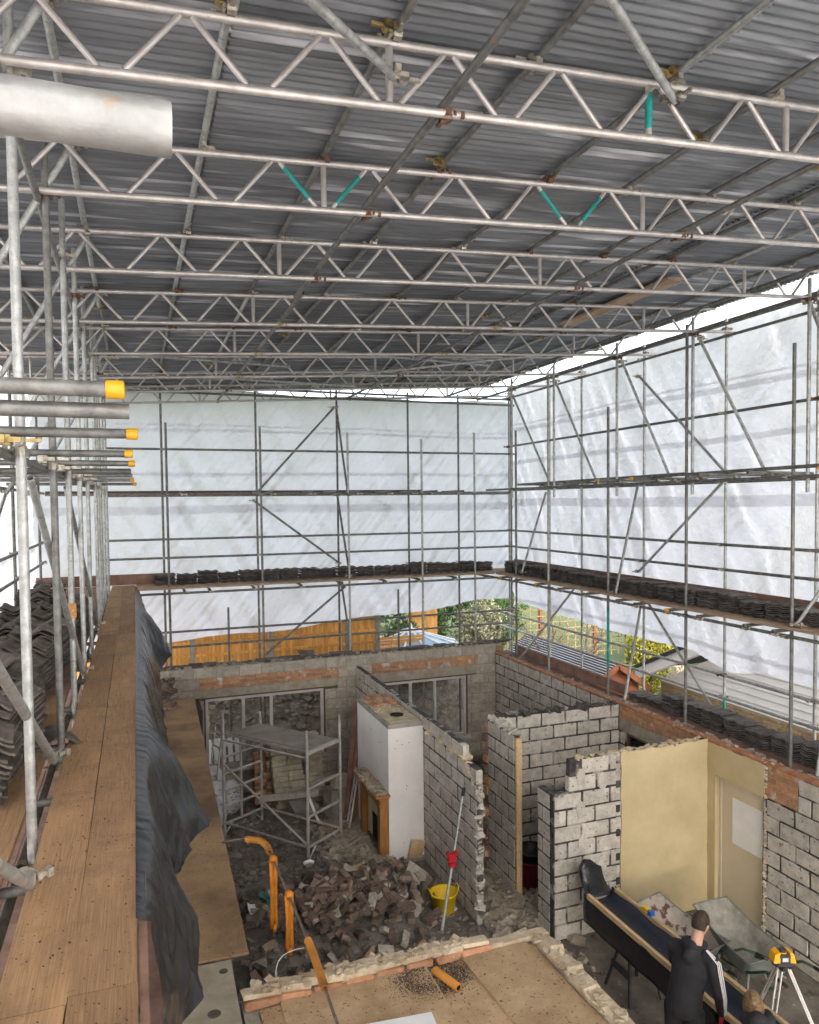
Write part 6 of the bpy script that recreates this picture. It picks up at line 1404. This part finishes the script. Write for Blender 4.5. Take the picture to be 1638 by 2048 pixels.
for e in (EL, ER):
    q0 = Vector((e[0]-.1*(1 if e is EL else -1), YS0-.12, e[1]-.08)); q1 = Vector((AP[0], YS0-.12, AP[1]-.02)); g = G(); dd = q1-q0; M4 = Matrix.Translation((q0+q1)/2-Vector(b)) @ Matrix.Rotation(-math.atan2(dd.z, dd.x), 4, 'Y'); g.obox(M4, dd.length, .02, .13); g.obj('bargeboard', 'shed', sh2)
# neighbouring bungalow
bg2 = thing('bungalow', 'neighbouring buff brick bungalow with white clad gable', 'house', (11.6, 10, -.6))
XB, YF = 11.5, 14.25
wbox(bg2, 'wall_core', 'mortar', XB+.012, XB+6, 2.0, YF, -.6, 1.67)
for i in range(18):
    z = 1.66-.0755*(i+1); y = YF-(.112 if i % 2 else 0)
    if z < .4: break
    while y > 7.0:
        ob('brick', BRK['buff_brick'][R_.randrange(4)], bg2, rel(bg2, (XB+.05, y-.112, z+.037)), (0, 0, 1.5708)); y -= .225
apz, apy = 4.75, 8.2
def gable_z(y): return 1.70+(apz-1.70)*(1-abs(y-apy)/(YF-apy)) if y > apy else apz
z = 1.68; k = 0
while z < 3.3:
    z1 = z+.155; yA = YF-(z-1.70)/(apz-1.70)*(YF-apy) if z > 1.7 else YF; yT = YF-(z1-1.70)/(apz-1.70)*(YF-apy)
    g = G(); b = bg2.location; xo = XB+.02
    g.add([(xo-b[0]-.012, 3-b[1], z-b[2]), (xo-b[0]-.012, yA-b[1], z-b[2]), (xo-b[0], yT-b[1], z1-.012-b[2]), (xo-b[0], 3-b[1], z1-.012-b[2]), (xo+.05-b[0], 3-b[1], z-b[2]), (xo+.05-b[0], yA-b[1], z-b[2]), (xo+.05-b[0], yT-b[1], z1-.012-b[2]), (xo+.05-b[0], 3-b[1], z1-.012-b[2])],
          [(0, 3, 2, 1), (4, 5, 6, 7), (0, 1, 5, 4), (1, 2, 6, 5), (2, 3, 7, 6), (3, 0, 4, 7)]); g.obj('cladding_plank', 'cladding', bg2); z = z1
def rafter(name, mat, x0, x1, dz0, dz1, y_e):
    g = G(); b = bg2.location; sl_ = (apz-1.92)/(YF-apy); zE = 1.92-(y_e-YF)*sl_
    g.add([(x0-b[0], y_e-b[1], zE+dz0-b[2]), (x1-b[0], y_e-b[1], zE+dz0-b[2]), (x1-b[0], y_e-b[1], zE+dz1-b[2]), (x0-b[0], y_e-b[1], zE+dz1-b[2]), (x0-b[0], apy-b[1], apz+dz0-b[2]), (x1-b[0], apy-b[1], apz+dz0-b[2]), (x1-b[0], apy-b[1], apz+dz1-b[2]), (x0-b[0], apy-b[1], apz+dz1-b[2])],
          [(0, 1, 2, 3), (7, 6, 5, 4), (0, 4, 5, 1), (1, 5, 6, 2), (2, 6, 7, 3), (3, 7, 4, 0)]); g.obj(name, mat, bg2)
rafter('bargeboard', 'cladding', XB-.32, XB-.28, -.04, .20, 14.8); rafter('soffit', 'cladding', XB-.279, XB+.03, .0, .02, 14.8); rafter('roof', 'roof_and_shadow', XB-.36, XB+6, .201, .29, 14.9)
# terracotta pot
g = G(); g.lathe([(.001, 0), (.16, 0), (.24, .42), (.26, .42), (.26, .47), (.22, .47), (.001, .40)], 18); tag(g.obj('plant_pot', 'terracotta', None, True, (15.9, 18.9, .75)), 'orange terracotta pot by the yellow conifer', 'plant pot')
g = G(); g.box(-.3, .3, -.3, .3, 0, 1.2); tag(g.obj('pedestal', 'stone', None, False, (15.9, 18.9, -.45)), 'stone pedestal under the orange terracotta pot', 'pedestal')
# debris on the soil bank seen through the window
for i, (x, y, s, m, lab) in enumerate(((1.67, 17.25, .32, 'white_board', 'white rock shaped slab on the soil bank outside the window'), (1.70, 17.0, .18, 'concrete', 'grey block on the soil bank below the white slab'), (1.35, 16.9, .18, 'brick', 'broken orange brick on the soil bank'), (3.08, 17.2, .42, 'stone', 'buff stone slab lying on the soil bank'), (3.3, 16.9, .5, 'stone', 'wide flat stone at the bank foot'))):
    g = G(); add_rock(g, (0, 0, .04), s, random.Random(i+60), (1.2, .9, .45), .3); tag(g.obj('bank_stone', m, None, loc=(x, y, gz(x, y))), lab, 'stone')
pal = thing('timber_pallet', 'pale slatted pallet leaning outside the left window', 'pallet', (1.55, 16.45, .05))
for k in range(7): 
    g = G(); g.box(-.5+.15*k, -.40+.15*k, 0, .02, .0, .75); o = g.obj('slat', 'cladding', pal); o.rotation_euler = (-.35, 0, 0)
for z in (.1, .6):
    g = G(); g.box(-.52, .6, .021, .06, z, z+.08); o = g.obj('bearer', 'cladding', pal); o.rotation_euler = (-.35, 0, 0)
rub('bank_rubble', 'stones and bits over the soil bank outside', 1100, lambda r: (lambda x, y: (x, y, gz(x, y)))(r.uniform(.6, 7.5), r.uniform(16.4, 18.3)), .02, .16, 'rub', 70)
